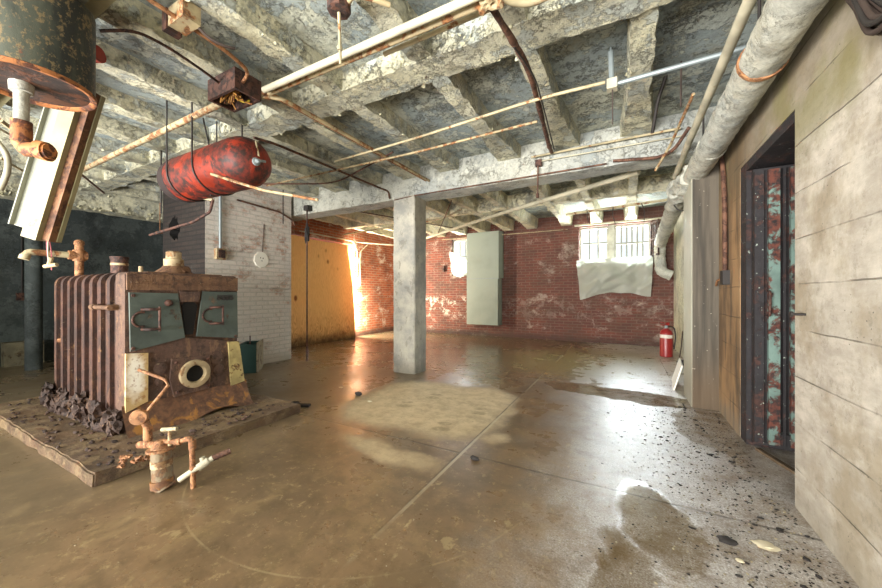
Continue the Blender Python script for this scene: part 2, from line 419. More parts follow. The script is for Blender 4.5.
    arc = k.m_('MULTIPLY', k.step(k.m_('ABSOLUTE', k.m_('ADD', rr, -1.15)), .002, .007, 1, 0), k.step(mid, .42, .55, .1, .8))
    arc = k.m_('MULTIPLY', arc, k.step(P[1], 1.5, 1.9, 1, 0))
    col = k.mix(k.m_('MULTIPLY', arc, .3), col, lin(186,170,130))
    sp = k.step(k.noise(48, 3, .6), .71, .75)
    col = k.mix(k.m_('MULTIPLY', sp, .6), col, lin(196,180,140))
    sp2 = k.step(k.noise(40, 3, .6, v=k.scale(k.pos, (1,1,1), (8,8,8))), .70, .74)
    col = k.mix(k.m_('MULTIPLY', sp2, .6), col, lin(50,42,32))
    crack = k.step(k.vor(1.1, v=k.scale(k.pos, (1,1,0)), feat='DISTANCE_TO_EDGE'), .003, .008, .0, 0)
    r = k.step(n, .3, .7, .22, .42); r = k.m_('MULTIPLY', r, k.step(P[1], 3.6, 5.0, 1, .7))
    r = k.m_('ADD', r, k.m_('MULTIPLY', k.m_('SUBTRACT', mid, .5), .25))
    r = k.m_('ADD', k.m_('MULTIPLY', r, k.m_('SUBTRACT', 1., dr)), k.m_('MULTIPLY', dr, .75))
    r = k.m_('ADD', k.m_('MULTIPLY', r, k.m_('SUBTRACT', 1., gm)), k.m_('MULTIPLY', gm, .38))
    r = k.m_('ADD', k.m_('MULTIPLY', r, k.m_('SUBTRACT', 1., pd)), k.m_('MULTIPLY', pd, .10))
    dryw = k.m_('SUBTRACT', 1., k.m_('MULTIPLY', pd, .95))
    h = k.m_('ADD', k.m_('MULTIPLY', f, .12), k.m_('MULTIPLY', k.m_('MULTIPLY', spk, gm), .6))
    h = k.m_('SUBTRACT', k.m_('ADD', h, k.m_('MULTIPLY', n, .5)), k.m_('MULTIPLY', jn, .4))
    return k.done(col, r, k.bump(k.m_('MULTIPLY', k.m_('SUBTRACT', h, .42), dryw), .35, .008), 0., .55)
M['floor'] = m_floor()

def m_ply():
    k = N('weathered_plywood'); P = k.xyz()
    v = k.comb(k.m_('MULTIPLY', P[1], 3.2), k.m_('MULTIPLY', P[2], .45), 0.)
    n = k.noise(1.4, 4, .5, v=v)
    rings = k.m_('FRACT', k.m_('MULTIPLY', n, 26.)); rg = k.step(k.m_('ABSOLUTE', k.m_('SUBTRACT', rings, .5)), .1, .5)
    low = k.step(k.m_('ADD', P[2], k.m_('MULTIPLY', k.noise(4, 4), .7)), .35, 1.3, 1, .25)
    col = k.mix(k.m_('MULTIPLY', rg, low), lin(238,204,148), lin(186,142,92))
    kn = k.step(k.vor(1, v=k.comb(k.m_('MULTIPLY', P[1], 3.6), k.m_('MULTIPLY', P[2], 2.4), 0.)), .08, .20, 1, 0)
    col = k.mix(k.m_('MULTIPLY', kn, .9), col, lin(120,70,34))
    dm = k.step(k.m_('ADD', P[2], k.m_('MULTIPLY', k.noise(7, 6, .7), .5)), .2, .55, .9, 0)
    col = k.mix(dm, col, lin(86,64,46))
    col = k.mix(k.step(k.noise(2, 5), .5, .7, 0, .35), col, lin(236,196,138))
    return k.done(col, .75, k.bump(rg, .15, .004))
M['ply'] = m_ply()

def m_boiler(name, a, b, c):
    k = N(name); n = k.noise(4, 9, .75); f = k.noise(30, 7, .78); s_ = k.noise(6, 8, .7, v=k.scale(k.pos, (2.5,2.5,.6)))
    col = k.mix(k.step(n, .42, .58), a, b)
    col = k.mix(k.step(s_, .52, .60, 0, .75), col, c)
    col = k.mix(k.step(k.noise(13, 8, .78), .52, .60, 0, .65), col, lin(46,32,26))
    col = k.mix(k.step(k.noise(9, 8, .8, v=k.scale(k.pos, (1,1,.7), (5,5,2))), .60, .64, 0, .6), col, lin(150,112,70))
    col = k.mix(k.step(f, .62, .68, 0, .6), col, lin(186,170,140))
    return k.done(col, .72, k.bump(k.m_('ADD', f, n), .9, .012), .0)
M['iron'] = m_boiler('boiler_cast_iron', lin(78,48,36), lin(52,33,27), lin(98,66,44))
M['iron_front'] = m_boiler('boiler_front_iron', lin(98,72,58), lin(80,58,48), lin(126,96,70))
M['iron_top'] = m_boiler('boiler_top_dust', lin(120,88,62), lin(96,68,48), lin(80,54,38))
M['door_green'] = rusty('enamel_green_grey', lin(84,94,88), rust=lin(104,84,66), dark=lin(58,50,44), amount=.28, sc=7)
M['rust_orange'] = rusty('orange_rust', lin(158,108,48), rust=lin(112,78,54), dark=lin(82,56,40), amount=.62, sc=7)
M['pipe_rust'] = rusty('pipe_rust', lin(168,120,80), rust=lin(140,92,56), dark=lin(92,62,42), amount=.5, sc=22, cream=lin(200,170,130))
M['vessel'] = rusty('strainer_vessel', lin(134,118,92), rust=lin(124,90,60), dark=lin(84,66,48), amount=.5, sc=14)
M['scale'] = m_boiler('rust_scale', lin(62,44,36), lin(42,31,27), lin(92,64,42))
def m_whitepatch():
    k = N('rusty_white_panel'); P = k.xyz()
    c = ell(k, [P[1], P[2], P[0]], 1.165, .50, .055, .15, 0, .45, (k.m_('MULTIPLY', k.m_('SUBTRACT', k.noise(14, 4), .5), .08), k.m_('MULTIPLY', k.m_('SUBTRACT', k.noise(12, 4), .5), .15)))
    col = k.mix(c, lin(190,160,110), lin(244,238,224))
    col = k.mix(k.step(k.noise(30, 5, .7), .52, .66, 0, .8), col, lin(150,104,58))
    return k.done(col, .6, k.bump(k.noise(40, 4), .4, .004))
M['whitepatch'] = m_whitepatch()
M['yellow_strip'] = rusty('yellowed_strip', lin(186,168,112), rust=lin(120,84,50), dark=lin(70,50,36), amount=.4, sc=14)
M['plinth'] = paint_concrete('plinth_concrete', lin(118,98,70), lin(134,112,80), lin(66,44,32), under=lin(104,80,58), rust=.2, sc=3, split=.5, bump=.6)
M['creamcap'] = rusty('cream_insulation', lin(182,162,126), rust=lin(140,108,72), dark=lin(96,70,48), amount=.42, sc=12)
M['red'] = rusty('red_tank_paint', lin(156,52,30), rust=lin(110,38,26), dark=lin(44,28,24), amount=.56, sc=6, rough=.5)
M['red_dark'] = plain('tank_end_dark', lin(40,28,26), .8)
def m_blacktank():
    k = N('black_tank_paint'); v = k.scale(k.pos, (1,1,.8)); n = k.noise(34, 8, .75, v=v); b = k.noise(2.4, 5, .6, v=k.scale(k.pos, (2,2,.4)))
    col = k.mix(k.step(b, .42, .62), lin(24,30,30), lin(70,74,64))
    col = k.mix(k.step(n, .52, .60, 0, .85), col, lin(124,106,74))
    col = k.mix(k.step(k.noise(7, 6, .7), .62, .68, 0, .7), col, lin(112,50,34))
    return k.done(col, .5, k.bump(n, .5, .004), .1)
M['black_tank'] = m_blacktank()
M['tank_rust'] = rusty('tank_bottom_rust', lin(96,58,38), rust=lin(56,38,32), dark=lin(36,28,26), amount=.55, sc=9)
M['rim_rust'] = rusty('rim_rust', lin(172,108,58), rust=lin(104,58,36), dark=lin(60,38,28), amount=.45, sc=18)
M['pipe_cream'] = rusty('cream_pipe', lin(184,172,138), rust=lin(150,104,64), dark=lin(96,62,38), amount=.34, sc=10)
M['pipe_creamrust'] = rusty('cream_rust_pipe', lin(178,162,126), rust=lin(160,110,66), dark=lin(92,62,42), amount=.46, sc=14)
M['pipe_white'] = rusty('white_pipe', lin(190,184,160), rust=lin(160,140,104), dark=lin(120,100,74), amount=.16, sc=7)
M['pipe_brown'] = rusty('brown_pipe', lin(112,78,60), rust=lin(84,54,40), dark=lin(54,36,30), amount=.5, sc=12)
M['lagging'] = paint_concrete('pipe_lagging', lin(196,194,178), lin(186,188,178), lin(150,144,120), under=lin(160,164,158), rust=.02, sc=3.5, split=.58, bump=.5)
M['galv'] = plain('galvanised_strut', lin(134,144,146), .45, .3)
M['black_metal'] = plain('black_iron', lin(40,36,34), .6)
M['box_rust'] = rusty('rusted_box', lin(92,60,48), rust=lin(60,38,32), dark=lin(36,28,26), amount=.5, sc=18)
M['box_inner'] = rusty('box_innards', lin(170,120,50), rust=lin(120,66,34), dark=lin(50,36,24), amount=.4, sc=30)
M['cable'] = plain('old_cable', lin(58,46,40), .7)
M['fix_cream'] = rusty('fixture_cream', lin(156,150,116), rust=lin(140,126,88), dark=lin(150,112,66), amount=.2, sc=4, rough=.4)
M['fix_white'] = rusty('fixture_white', lin(140,142,130), rust=lin(176,166,126), dark=lin(150,112,66), amount=.16, sc=4, rough=.35)
M['fix_rust'] = rusty('fixture_rust', lin(128,88,58), rust=lin(96,62,42), dark=lin(70,46,34), amount=.5, sc=12)
M['grey_panel'] = plain('grey_sheet_metal', lin(134,144,134), .55, .0, var=.2, sc=2.5, bump=.1)
M['frame_white'] = rusty('window_frame_paint', lin(186,186,172), rust=lin(160,156,136), dark=lin(110,104,88), amount=.2, sc=8)
M['bars'] = plain('glazing_bar_paint', lin(138,140,128), .7)
M['ext_red'] = plain('extinguisher_red', lin(140,34,34), .35, 0, var=.2, sc=20, bump=.02)
M['ext_label'] = plain('extinguisher_label', lin(214,206,196), .5)
M['teal'] = rusty('teal_peeling', lin(106,130,122), rust=lin(96,52,40), dark=lin(34,28,28), amount=.54, sc=9)
M['door_dark'] = rusty('burnt_door', lin(34,31,34), rust=lin(66,42,36), dark=lin(26,23,25), amount=.42, sc=8, cream=lin(140,150,140))
M['bin_green'] = plain('dark_green_tin', lin(24,58,52), .5)
M['bin_side'] = rusty('bin_side', lin(132,124,100), rust=lin(100,84,60), dark=lin(60,50,40), amount=.4, sc=9)
M['crumb'] = plain('plaster_crumb', lin(150,140,116), .9)
M['paper'] = plain('pale_chip', lin(214,204,176), .8)
M['dark_chip'] = plain('dark_chip', lin(34,30,28), .8)
M['flake'] = plain('paint_flake', lin(206,202,170), .7, var=.4)
M['plate_white'] = plain('white_plate', lin(236,232,220), .5, var=.1)
M['pink'] = plain('pink_wire', lin(178,96,104), .6)
M['yellow'] = plain('yellow_wire', lin(190,170,40), .6)
M['outside'] = plain('outside_render', lin(232,236,240), .9)
def m_plastic():
    k = N('polythene_sheet'); n = k.noise(4, 5)
    m = k.done(k.mix(n, lin(214,216,204), lin(188,192,182)), .35, k.bump(k.noise(7, 5), .3, .01))
    k.b.inputs['Subsurface Weight'].default_value = 0
    tr = k.new('ShaderNodeBsdfTranslucent'); tr.inputs[0].default_value = (.85,.87,.82,1)
    mx = k.new('ShaderNodeMixShader'); mx.inputs[0].default_value = .12
    k.t.links.new(k.b.outputs[0], mx.inputs[1]); k.t.links.new(tr.outputs[0], mx.inputs[2]); k.t.links.new(mx.outputs[0], k.out.inputs[0])
    return m
M['plastic'] = m_plastic()
def m_glass():
    k = N('dusty_glass'); tr = k.new('ShaderNodeBsdfTransparent'); tr.inputs[0].default_value = (.93,.95,.95,1)
    gl = k.new('ShaderNodeBsdfGlossy'); gl.inputs['Roughness'].default_value = .05
    mx = k.new('ShaderNodeMixShader'); mx.inputs[0].default_value = .06
    k.t.links.new(tr.outputs[0], mx.inputs[1]); k.t.links.new(gl.outputs[0], mx.inputs[2]); k.t.links.new(mx.outputs[0], k.out.inputs[0])
    return k.m
M['glass'] = m_glass()

# ------------------------------------------------------------------ the setting
def struct(o, label=None):
    o['kind'] = 'structure'
    if label: o['label'] = label
    return o
RB = -3.4                                          # rear end of the basement (behind the camera)
f = MB(); f.box(-8.7, 2.7, RB-.3, 8.9, -.12, 0); struct(f.build('floor', M['floor']), 'stained wet brown concrete floor with pale dry patches')
cl = MB(); cl.box(-8.7, 1.2, RB-.3, 4.15, 2.83, 3.1); cl.box(-8.7, 1.2, 4.15, 8.9, 2.94, 3.1); ceil = struct(cl.build('ceiling', M['ceil']), 'ribbed concrete ceiling with peeling paint')

JX = [.09, -.585, -1.23, -2.03, -2.62, -3.25, -3.9, -4.55, -5.2, -5.85, -6.5, -7.15]
for c in JX:
    for (a, b, fl0, fl1, mm, wd) in ((RB, 2.0, 0, 0, 'joist', .075), (2.22, 4.02, 0, 1, 'joist', .07), (4.28, 8.56, 1, 1, 'joist_lit', .055)):
        if c < -6.2 and a > 3: continue
        g = MB(); g._c = c
        def fl(t, a=a, b=b, fl0=fl0, fl1=fl1, wd=wd):
            w = wd
            if fl1: w += .07*max(0, 1-(b-t)/.9)
            if fl0: w += .07*max(0, 1-(t-a)/.9)
            return w
        g.rod_axis('y', a, b, .07, 2.70, 2.975, .045, .008, flare=fl)
        struct(g.build('joist', M[mm], ceil, smooth=True))
g = MB(); g._c = 2.13; g.rod_axis('x', -8.4, .78, .12, 2.695, 2.975, .045, .009); struct(g.build('cross_rib', M['joist'], ceil, smooth=True))
g = MB(); g._c = -.2; g.rod_axis('x', -8.4, .78, .12, 2.695, 2.975, .06, .009); struct(g.build('cross_rib', M['joist'], ceil, smooth=True))
g = MB(); g._c = 6.35; g.rod_axis('x', -6.1, .86, .07, 2.71, 2.975, .045, .008); struct(g.build('cross_rib', M['joist_lit'], ceil, smooth=True))
g = MB(); g._c = 4.15; g.rod_axis('x', -8.4, .86, .15, 2.44, 2.975, .05, .005, inset=.02); struct(g.build('main_beam', M['beam'], ceil, smooth=True))
g = MB(); g._c = -7.55; g.rod_axis('y', RB, 4.0, .17, 2.44, 2.975, .05, .012, inset=.02); struct(g.build('edge_beam', M['joist'], ceil, smooth=True))

# column
def rough_box(x0, x1, y0, y1, z0, z1, st, amp):
    b = MB(); b.box(x0, x1, y0, y1, z0, z1)
    L = max(x1-x0, y1-y0, z1-z0)
    bmesh.ops.bevel(b.bm, geom=list(b.bm.edges), offset=.01, segments=2, affect='EDGES')
    bmesh.ops.triangulate(b.bm, faces=[q for q in b.bm.faces if len(q.verts) > 4])
    for _ in range(3): 
        es = [e for e in b.bm.edges if e.calc_length() > st]
        if es: bmesh.ops.subdivide_edges(b.bm, edges=es, cuts=max(1, min(6, int(max(e.calc_length() for e in es)/st/3))), use_grid_fill=True)
    for v in b.bm.verts: v.co += noise.noise_vector(v.co*7)*amp+noise.noise_vector(v.co*25)*amp*.6
    return b
col = rough_box(-2.9, -2.54, 3.96, 4.27, -.01, 2.46, .06, .007)
co = col.build('concrete_column', M['column'], smooth=True)
tag(co, 'square grey concrete column holding up the main beam mid-room', 'column')

# right wall (board-formed concrete) with the doorway, and the passage beyond
w = MB()
w.box(.77, 1.12, RB, 2.44, 0, 2.98); w.box(.77, 1.12, 2.44, 3.42, 2.06, 2.98); w.box(.77, .95, 3.42, 4.12, 0, 2.98)
struct(w.build('wall_right', M['rwall']), 'board-formed concrete wall on the right')
w = MB(); w.box(.56, .90, 4.1, 4.62, 0, 2.6); struct(w.build('wall_pier', M['pier']), 'streaked grey concrete pier beside the doorway')
w = MB(); w.box(.86, 1.15, 4.12, 8.9, 0, 2.98); struct(w.build('wall_side', M['sidewall']), 'limewashed side wall beyond the pier')
w = MB(); w.box(.95, 2.7, 3.42, 3.6, 0, 2.4); w.box(2.6, 2.7, 1.6, 3.42, 0, 2.4); w.box(1.12, 2.7, 1.5, 1.6, 0, 2.4); w.box(1.12, 2.7, 1.5, 3.6, 2.3, 2.4)
struct(w.build('wall_passage', M['soot_shade']), 'black passage behind the doorway')
w = MB(); w.box(.775, 1.12, 3.28, 3.42, 0, 2.06); w.box(.775, 1.12, 2.44, 3.28, 2.0, 2.06); struct(w.build('trim_1', M['door_dark'], bevel=.006), 'charred door lining')
w = MB(); w.obox(V((.80, 3.18, .001)), V((.30, -.95, 0)).normalized(), V((.95, .30, 0)).normalized(), V((0,0,1)), ((0,1.0),(0,.03),(0,.018)))
struct(w.build('trim_2', M['pier']), 'worn threshold rail on the floor')

# rear wall behind the camera; its wide opening is added for fill light
w = MB(); w.box(-8.7, -6.2, RB-.3, RB, 0, 2.98); w.box(.4, 1.12, RB-.3, RB, 0, 2.98); w.box(-6.2, .4, RB-.3, RB, 2.4, 2.98)
struct(w.build('wall_rear', M['dark_wall']))
w = MB(); w.box(-8.7, -8.4, RB, 4.3, 0, 2.98); struct(w.build('wall_left', M['dark_wall']), 'dark wall behind the boiler')
w = MB(); w.box(-8.7, -6.14, 4.0, 4.3, 0, 2.98); struct(w.build('wall_recess', M['dark_wall']), 'dark wall of the boiler recess')

# brick pier with the flue hole: whitewashed towards the room, darker brick towards the boiler
w = MB(); hole_c = (-5.80, 2.06); n_ = 28
outer = []
X0, X1, Z0, Z1 = -6.14, -5.0, 0, 2.98
for i in range(n_):
    a = 2*math.pi*(i+.5)/n_; dx, dz = math.cos(a), math.sin(a)
    tx = ((X1-hole_c[0]) if dx > 0 else (X0-hole_c[0]))/dx if abs(dx) > 1e-6 else 1e9
    tz = ((Z1-hole_c[1]) if dz > 0 else (Z0-hole_c[1]))/dz if abs(dz) > 1e-6 else 1e9
    t = min(tx, tz); outer.append(w.bm.verts.new((hole_c[0]+dx*t, 2.575, hole_c[1]+dz*t)))
def ringv(r, y, amp): return [w.bm.verts.new((hole_c[0]+math.cos(2*math.pi*(i+.5)/n_)*r*(1+amp*noise.noise(V((i*.9, y, 1)))), y, hole_c[1]+math.sin(2*math.pi*(i+.5)/n_)*r*1.25*(1+amp*noise.noise(V((i*.9, 3, 1)))))) for i in range(n_)]
r1 = ringv(.14, 2.575, .5); r2 = ringv(.12, 2.95, .5)
for A, B in ((outer, r1), (r1, r2)):
    for i in range(n_):
        w.bm.faces.new((A[i], A[(i+1)%n_], B[(i+1)%n_], B[i]))
cap = w.bm.faces.new(r2); 
for cx_, cz_ in ((X0, Z0), (X1, Z0), (X1, Z1), (X0, Z1)):    # corner fillers
    cv = w.bm.verts.new((cx_, 2.575, cz_))
    near = sorted(outer, key=lambda v: (v.co-cv.co).length)
    a_ = [v for v in near if abs(v.co.x-cx_) < 1e-4][0]; b_ = [v for v in near if abs(v.co.z-cz_) < 1e-4][0]
    w.bm.faces.new((cv, a_, b_))
for fc in w.bm.faces: fc.material_index = 1
cap.material_index = 2
for fc in w.bm.faces:
    if all(v in r1 or v in r2 for v in fc.verts): fc.material_index = 2
b4 = set(w.bm.faces)
vs = [w.bm.verts.new(p) for p in ((X1,2.575,Z0),(X1,3.93,Z0),(X1,3.93,Z1),(X1,2.575,Z1),(X0,2.575,Z0),(X0,4.05,Z0),(X0,4.05,Z1),(X0,2.575,Z1))]
w.bm.faces.new((vs[0],vs[1],vs[2],vs[3])); w.bm.faces.new((vs[4],vs[5],vs[6],vs[7])); w.bm.faces.new((vs[1],vs[5],vs[6],vs[2]))
struct(w.build('wall_chimney', [M['brick_white'], M['brick_dark'], M['soot_shade']]), 'whitewashed brick chimney breast')

# left brick wall with the boarded opening
w = MB(); w.box(-6.45, -6.15, 4.05, 4.72, 0, 2.98); w.box(-6.45, -6.15, 6.75, 8.56, 0, 2.98); w.box(-6.45, -6.15, 4.72, 6.75, 2.36, 2.98)
struct(w.build('wall_alcove', M['brick_left_lit']), 'brick wall beside the boarded opening, warm light painted in as orange')
# back brick wall with two windows
W1 = (-4.25, -3.15, 1.60, 2.60); W2 = (-.96, .46, 1.84, 2.63)
w = MB(); Yb0, Yb1 = 8.5, 8.85
w.box(-6.45, W1[0], Yb0, Yb1, 0, 2.98); w.box(W1[0], W1[1], Yb0, Yb1, 0, W1[2]); w.box(W1[0], W1[1], Yb0, Yb1, W1[3], 2.98)
w.box(W1[1], W2[0], Yb0, Yb1, 0, 2.98); w.box(W2[0], W2[1], Yb0, Yb1, 0, W2[2]); w.box(W2[0], W2[1], Yb0, Yb1, W2[3], 2.98); w.box(W2[1], 1.1, Yb0, Yb1, 0, 2.98)
struct(w.build('wall_back', M['brick_back']), 'red brick back wall')
w = MB(); w.box(W2[0]-.02, W2[1]+.03, 8.44, 8.62, W2[2]-.05, W2[2]+.005); struct(w.build('trim_3', M['frame_white'], bevel=.006))

def window(name, X0, X1, Z0, Z1, cols, rows, Y=8.60, lab=''):
    b = MB(); t = .045
    b.box(X0, X1, Y, Y+.07, Z0, Z0+t); b.box(X0, X1, Y, Y+.07, Z1-t, Z1); b.box(X0, X0+t, Y, Y+.07, Z0+t, Z1-t); b.box(X1-t, X1, Y, Y+.07, Z0+t, Z1-t)
    root = struct(b.build(name, M['frame_white'], bevel=.004), lab)
    m = MB()
    for i in range(1, cols):
        x = X0+t+(X1-X0-2*t)*i/cols; m.box(x-.017, x+.017, Y+.015, Y+.045, Z0+t, Z1-t)
    for j in rows: m.box(X0+t, X1-t, Y+.012, Y+.048, j-.019, j+.019)
    struct(m.build('glazing_bars', M['bars'], root))
    g = MB(); g.box(X0+t, X1-t, Y+.027, Y+.032, Z0+t, Z1-t); struct(g.build('pane', M['glass'], root))
    return root
window('window_1', W2[0], -.34, W2[2], W2[3], 3, (2.26,), lab='small-paned window left of the post')
window('window_2', -.24, W2[1], W2[2], W2[3], 6, (2.22,), lab='barred window right of the post')
w = MB(); w.box(-.34, -.24, 8.5, 8.68, W2[2], W2[3]); struct(w.build('trim_4', M['frame_white'], bevel=.005))
window('window_3', W1[0], W1[1], W1[2], W1[3], 6, (2.12,), lab='small-paned window half hidden by the grey panel')
# opened inner sash at the right window
sash = MB(); o = V((.455, 8.48, 1.88)); u = V((.12, -.42, 0)).normalized(); wv = V((0,0,1)); nn = u.cross(wv)
for a in (((0,.42),(0,.04),(-.012,.012)), ((0,.42),(.68,.72),(-.012,.012)), ((0,.03),(0,.72),(-.012,.012)), ((.39,.42),(0,.72),(-.012,.012)), ((.13,.145),(0,.72),(-.008,.008)), ((.265,.28),(0,.72),(-.008,.008)), ((0,.42),(.35,.365),(-.008,.008))):
    sash.obox(o, u, wv, nn, a)
sa = sash.build('window_sash', M['box_rust']); tag(sa, 'dark open sash swung inwards at the right edge of the bright window', 'window sash')
pg = MB(); pg.obox(o, u, wv, nn, ((.02,.40),(.02,.70),(-.002,.002))); pg.build('pane', M['glass'], sa)

# ------------------------------------------------------------------ door leaf
dr = empty('steel_door', (.79, 3.27, 0), 'charred steel fire door with teal paint peeling off its ribs', 'door')
b = MB(); b.box(.80, 1.62, 3.225, 3.265, .03, 1.99); b.build('leaf', M['door_dark'], dr)
for xa, xb, mm in ((.80, .85, 'door_dark'), (.875, .935, 'teal'), (.95, .965, 'door_dark'), (.99, 1.09, 'teal'), (1.2, 1.26, 'door_dark'), (1.35, 1.45, 'teal')):
    b = MB(); b.box(xa, xb, 3.195, 3.226, .05, 1.97); b.build('rib', M[mm], dr, bevel=.008)
b = MB(); b.box(.88, 1.6, 3.205, 3.226, .03, .13); b.build('kick_plate', M['door_dark'], dr, bevel=.004)
b = MB(); b.tube(arc_path([(.875,3.22,.95),(.875,3.17,.95),(.875,3.17,1.12),(.875,3.22,1.12)], .02), .008, 8); b.build('handle', M['box_rust'], dr)

# ------------------------------------------------------------------ plywood sheets over the left opening
def ply(name, y0, y1, yb1, z0, z1, x, lab):
    b = MB(); n = 10; fr = []
    for i in range(n+1):
        for j in range(13):
            t = i/n; s = j/12; yy0 = y0; yy1 = yb1+(y1-yb1)*s
            yy = yy0+(yy1-yy0)*t; bow = .02*math.sin(s*3.1)*t
            z = z0+(z1-z0)*s
            
            fr.append(b.bm.verts.new((x+bow+.09*t*t*(1 if y0 > 5 else 0), yy, z)))
    for i in range(n):
        for j in range(12):
            b.bm.faces.new((fr[i*13+j], fr[(i+1)*13+j], fr[(i+1)*13+j+1], fr[i*13+j+1]))
    r = bmesh.ops.solidify(b.bm, geom=list(b.bm.faces), thickness=.016)
    o = b.build(name, M['ply']); return tag(o, lab, 'plywood sheet')
ply('plywood_sheet', 4.74, 5.19, 5.19, 0, 2.33, -6.10, 'narrow left plywood sheet next to the whitewashed chimney')
ply('plywood_sheet', 5.205, 6.40, 6.60, .0, 2.30, -6.09, 'wide knotty plywood sheet boarding up the opening')

# ------------------------------------------------------------------ boiler plinth
b = rough_box(-5.15, -2.66, .78, 2.2, -.01, .08, .08, .010)
tag(b.build('concrete_plinth', M['plinth'], smooth=True), 'low crumbling concrete plinth under the rusty boiler', 'plinth')

# ------------------------------------------------------------------ boiler
bo = empty('boiler', (-3.84, 1.53, .08), 'large rusted sectional cast-iron boiler with two green-grey front doors', 'boiler')
def rprof(y0, y1, z0, z1, r, n=6):
    p = [(y0, z0), (y1, z0)]
    for i in range(n+1):
        a = math.pi/2*i/n; p.append((y1-r+r*math.cos(a), z1-r+r*math.sin(a)))
    for i in range(n+1):
        a = math.pi/2+math.pi/2*i/n; p.append((y0+r+r*math.cos(a), z1-r+r*math.sin(a)))
    return p
bx0, bx1 = -4.68, -3.37; ns = 8
for i in range(ns):
    xa = bx0+(bx1-bx0)*i/ns; xb = bx0+(bx1-bx0)*(i+1)/ns
    b = MB(); b.prism_x(rprof(1.125, 1.93, .08, 1.25, .07), xa+.022, xb-.022)
    b.prism_x(rprof(1.185, 1.87, .09, 1.195, .05), xa-.001, xb+.001)
    b.prism_x(rprof(1.098, 1.95, .085, 1.268, .08), xa+.055, xb-.055)
    b.build('boiler_section', M['iron'], bo, bevel=.008)
b = MB(); b.prism_x(rprof(1.115, 1.935, .08, 1.265, .035), -3.372, -3.215); b.build('front_section', M['iron_front'], bo, bevel=.01)
b = MB(); b.box(-4.6, -3.22, 1.25, 1.8, 1.255, 1.272); b.build('top_dust', M['iron_top'], bo, bevel=.008)
b = MB(); b.box(-3.216, -3.195, 1.12, 1.93, 1.13, 1.25); b.box(-3.2, -3.183, 1.14, 1.90, 1.183, 1.193); b.build('lintel_rail', M['iron_top'], bo, bevel=.005)
def plate(name, poly, x0, x1, mat, par=bo, bev=.004, **k):
    b = MB(); b.prism_x(poly, x0, x1); return b.build(name, M[mat], par, bevel=bev)
plate('front_plate', [(1.13,.66),(1.22,.70),(1.50,.742),(1.81,.68),(1.925,.66),(1.93,.22),(1.13,.22)], -3.216, -3.197, 'iron_front')
def handle(yc, zc, par, w=.09, h=.13):
    b = MB(); b.tube(arc_path([(-3.18,yc-w*.5,zc+h*.5),(-3.125,yc-w*.2,zc+h*.5),(-3.125,yc+w*.45,zc+h*.5)], .02), .011, 8)
    b.tube(arc_path([(-3.18,yc-w*.5,zc-h*.5),(-3.125,yc-w*.2,zc-h*.5),(-3.125,yc+w*.45,zc-h*.5)], .02), .011, 8)
    b.tube([(-3.125,yc+w*.4,zc-h*.62),(-3.125,yc+w*.4,zc+h*.62)], .009, 8)
    b.tube([(-3.18,yc-w*.5+.055*math.cos(a),zc+.055*math.sin(a)) for a in [math.pi*(.4+1.2*i/10) for i in range(11)]], .009, 8)
    return b.build('handle', M['box_rust'], par, smooth=True)
d1 = plate('fire_door', [(1.135,.678),(1.486,.744),(1.435,1.105),(1.128,1.112)], -3.197, -3.18, 'door_green'); d1['label'] = 'left green-grey enamelled door'
handle(1.25, .91, d1, .10, .15)
b = MB(); b.lathe((-3.18,1.37,1.03), (1,0,0), [(0,.028),(.02,.024),(.03,.012)], 16); b.build('knob', M['box_rust'], d1)
d2 = plate('fire_door', [(1.575,.744),(1.922,.69),(1.915,1.117),(1.621,1.122)], -3.197, -3.18, 'door_green'); d2['label'] = 'right green-grey enamelled door'
handle(1.72, .915, d2, .09, .14)
b = MB()
for i, (y_, z_) in enumerate(((1.75,1.06),(1.79,1.06),(1.82,1.06),(1.86,1.06))): b.lathe((-3.18,y_,z_), (1,0,0), [(0,.017),(.008,.017),(.009,.008)], 12)
b.box(-3.181,-3.172,1.74,1.87,1.078,1.088); b.build('damper_slide', M['black_metal'], d2)
for y_, z_ in ((1.15,.70),(1.15,1.09),(1.9,.71)):
    b = MB(); b.lathe((-3.18,y_,z_), (1,0,0), [(0,.014),(.008,.012)], 8); b.build('bolt', M['box_rust'], bo)
plate('hole_dark_plate', [(1.49,.765),(1.55,.765),(1.585,1.0),(1.56,1.03),(1.50,1.035),(1.468,1.01)], -3.2, -3.192, 'soot_shade')  # flat black plate, paints the dark of an open hole
plate('hole_frame', [(1.452,1.035),(1.593,1.035),(1.60,1.12),(1.45,1.12)], -3.2, -3.18, 'iron_front')
bp = plate('burner_plate', [(1.394,.583),(1.678,.567),(1.685,.40),(1.669,.285),(1.41,.275),(1.38,.42)], -3.198, -3.175, 'iron_front')
b = MB(); b.lathe((-3.176,1.553,.437), (1,0,0), [(0,.115),(.03,.113),(.035,.10),(.035,.075),(0,.066)], 32, cap=False); b.build('burner_ring', M['creamcap'], bp, smooth=True)
b = MB(); b.lathe((-3.176,1.553,.437), (1,0,0), [(0,.07),(.004,.07)], 24); b.build('mouth_dark_disc', M['soot_shade'], bp)  # flat black disc, paints the dark inside the ring
for y_, z_ in ((1.42,.55),(1.66,.54),(1.65,.31),(1.43,.31)):
    b = MB(); b.lathe((-3.176,y_,z_), (1,0,0), [(0,.014),(.01,.013),(.014,.006)], 8); b.build('bolt', M['box_rust'], bp)
b = MB(); b.lathe((-3.2,1.325,.52), (1,0,0), [(0,.05),(.012,.045),(.018,.02)], 20); b.lathe((-3.2,1.325,.42), (1,0,0), [(0,.04),(.012,.035),(.018,.02)], 20); b.build('boss', M['iron_front'], bo)
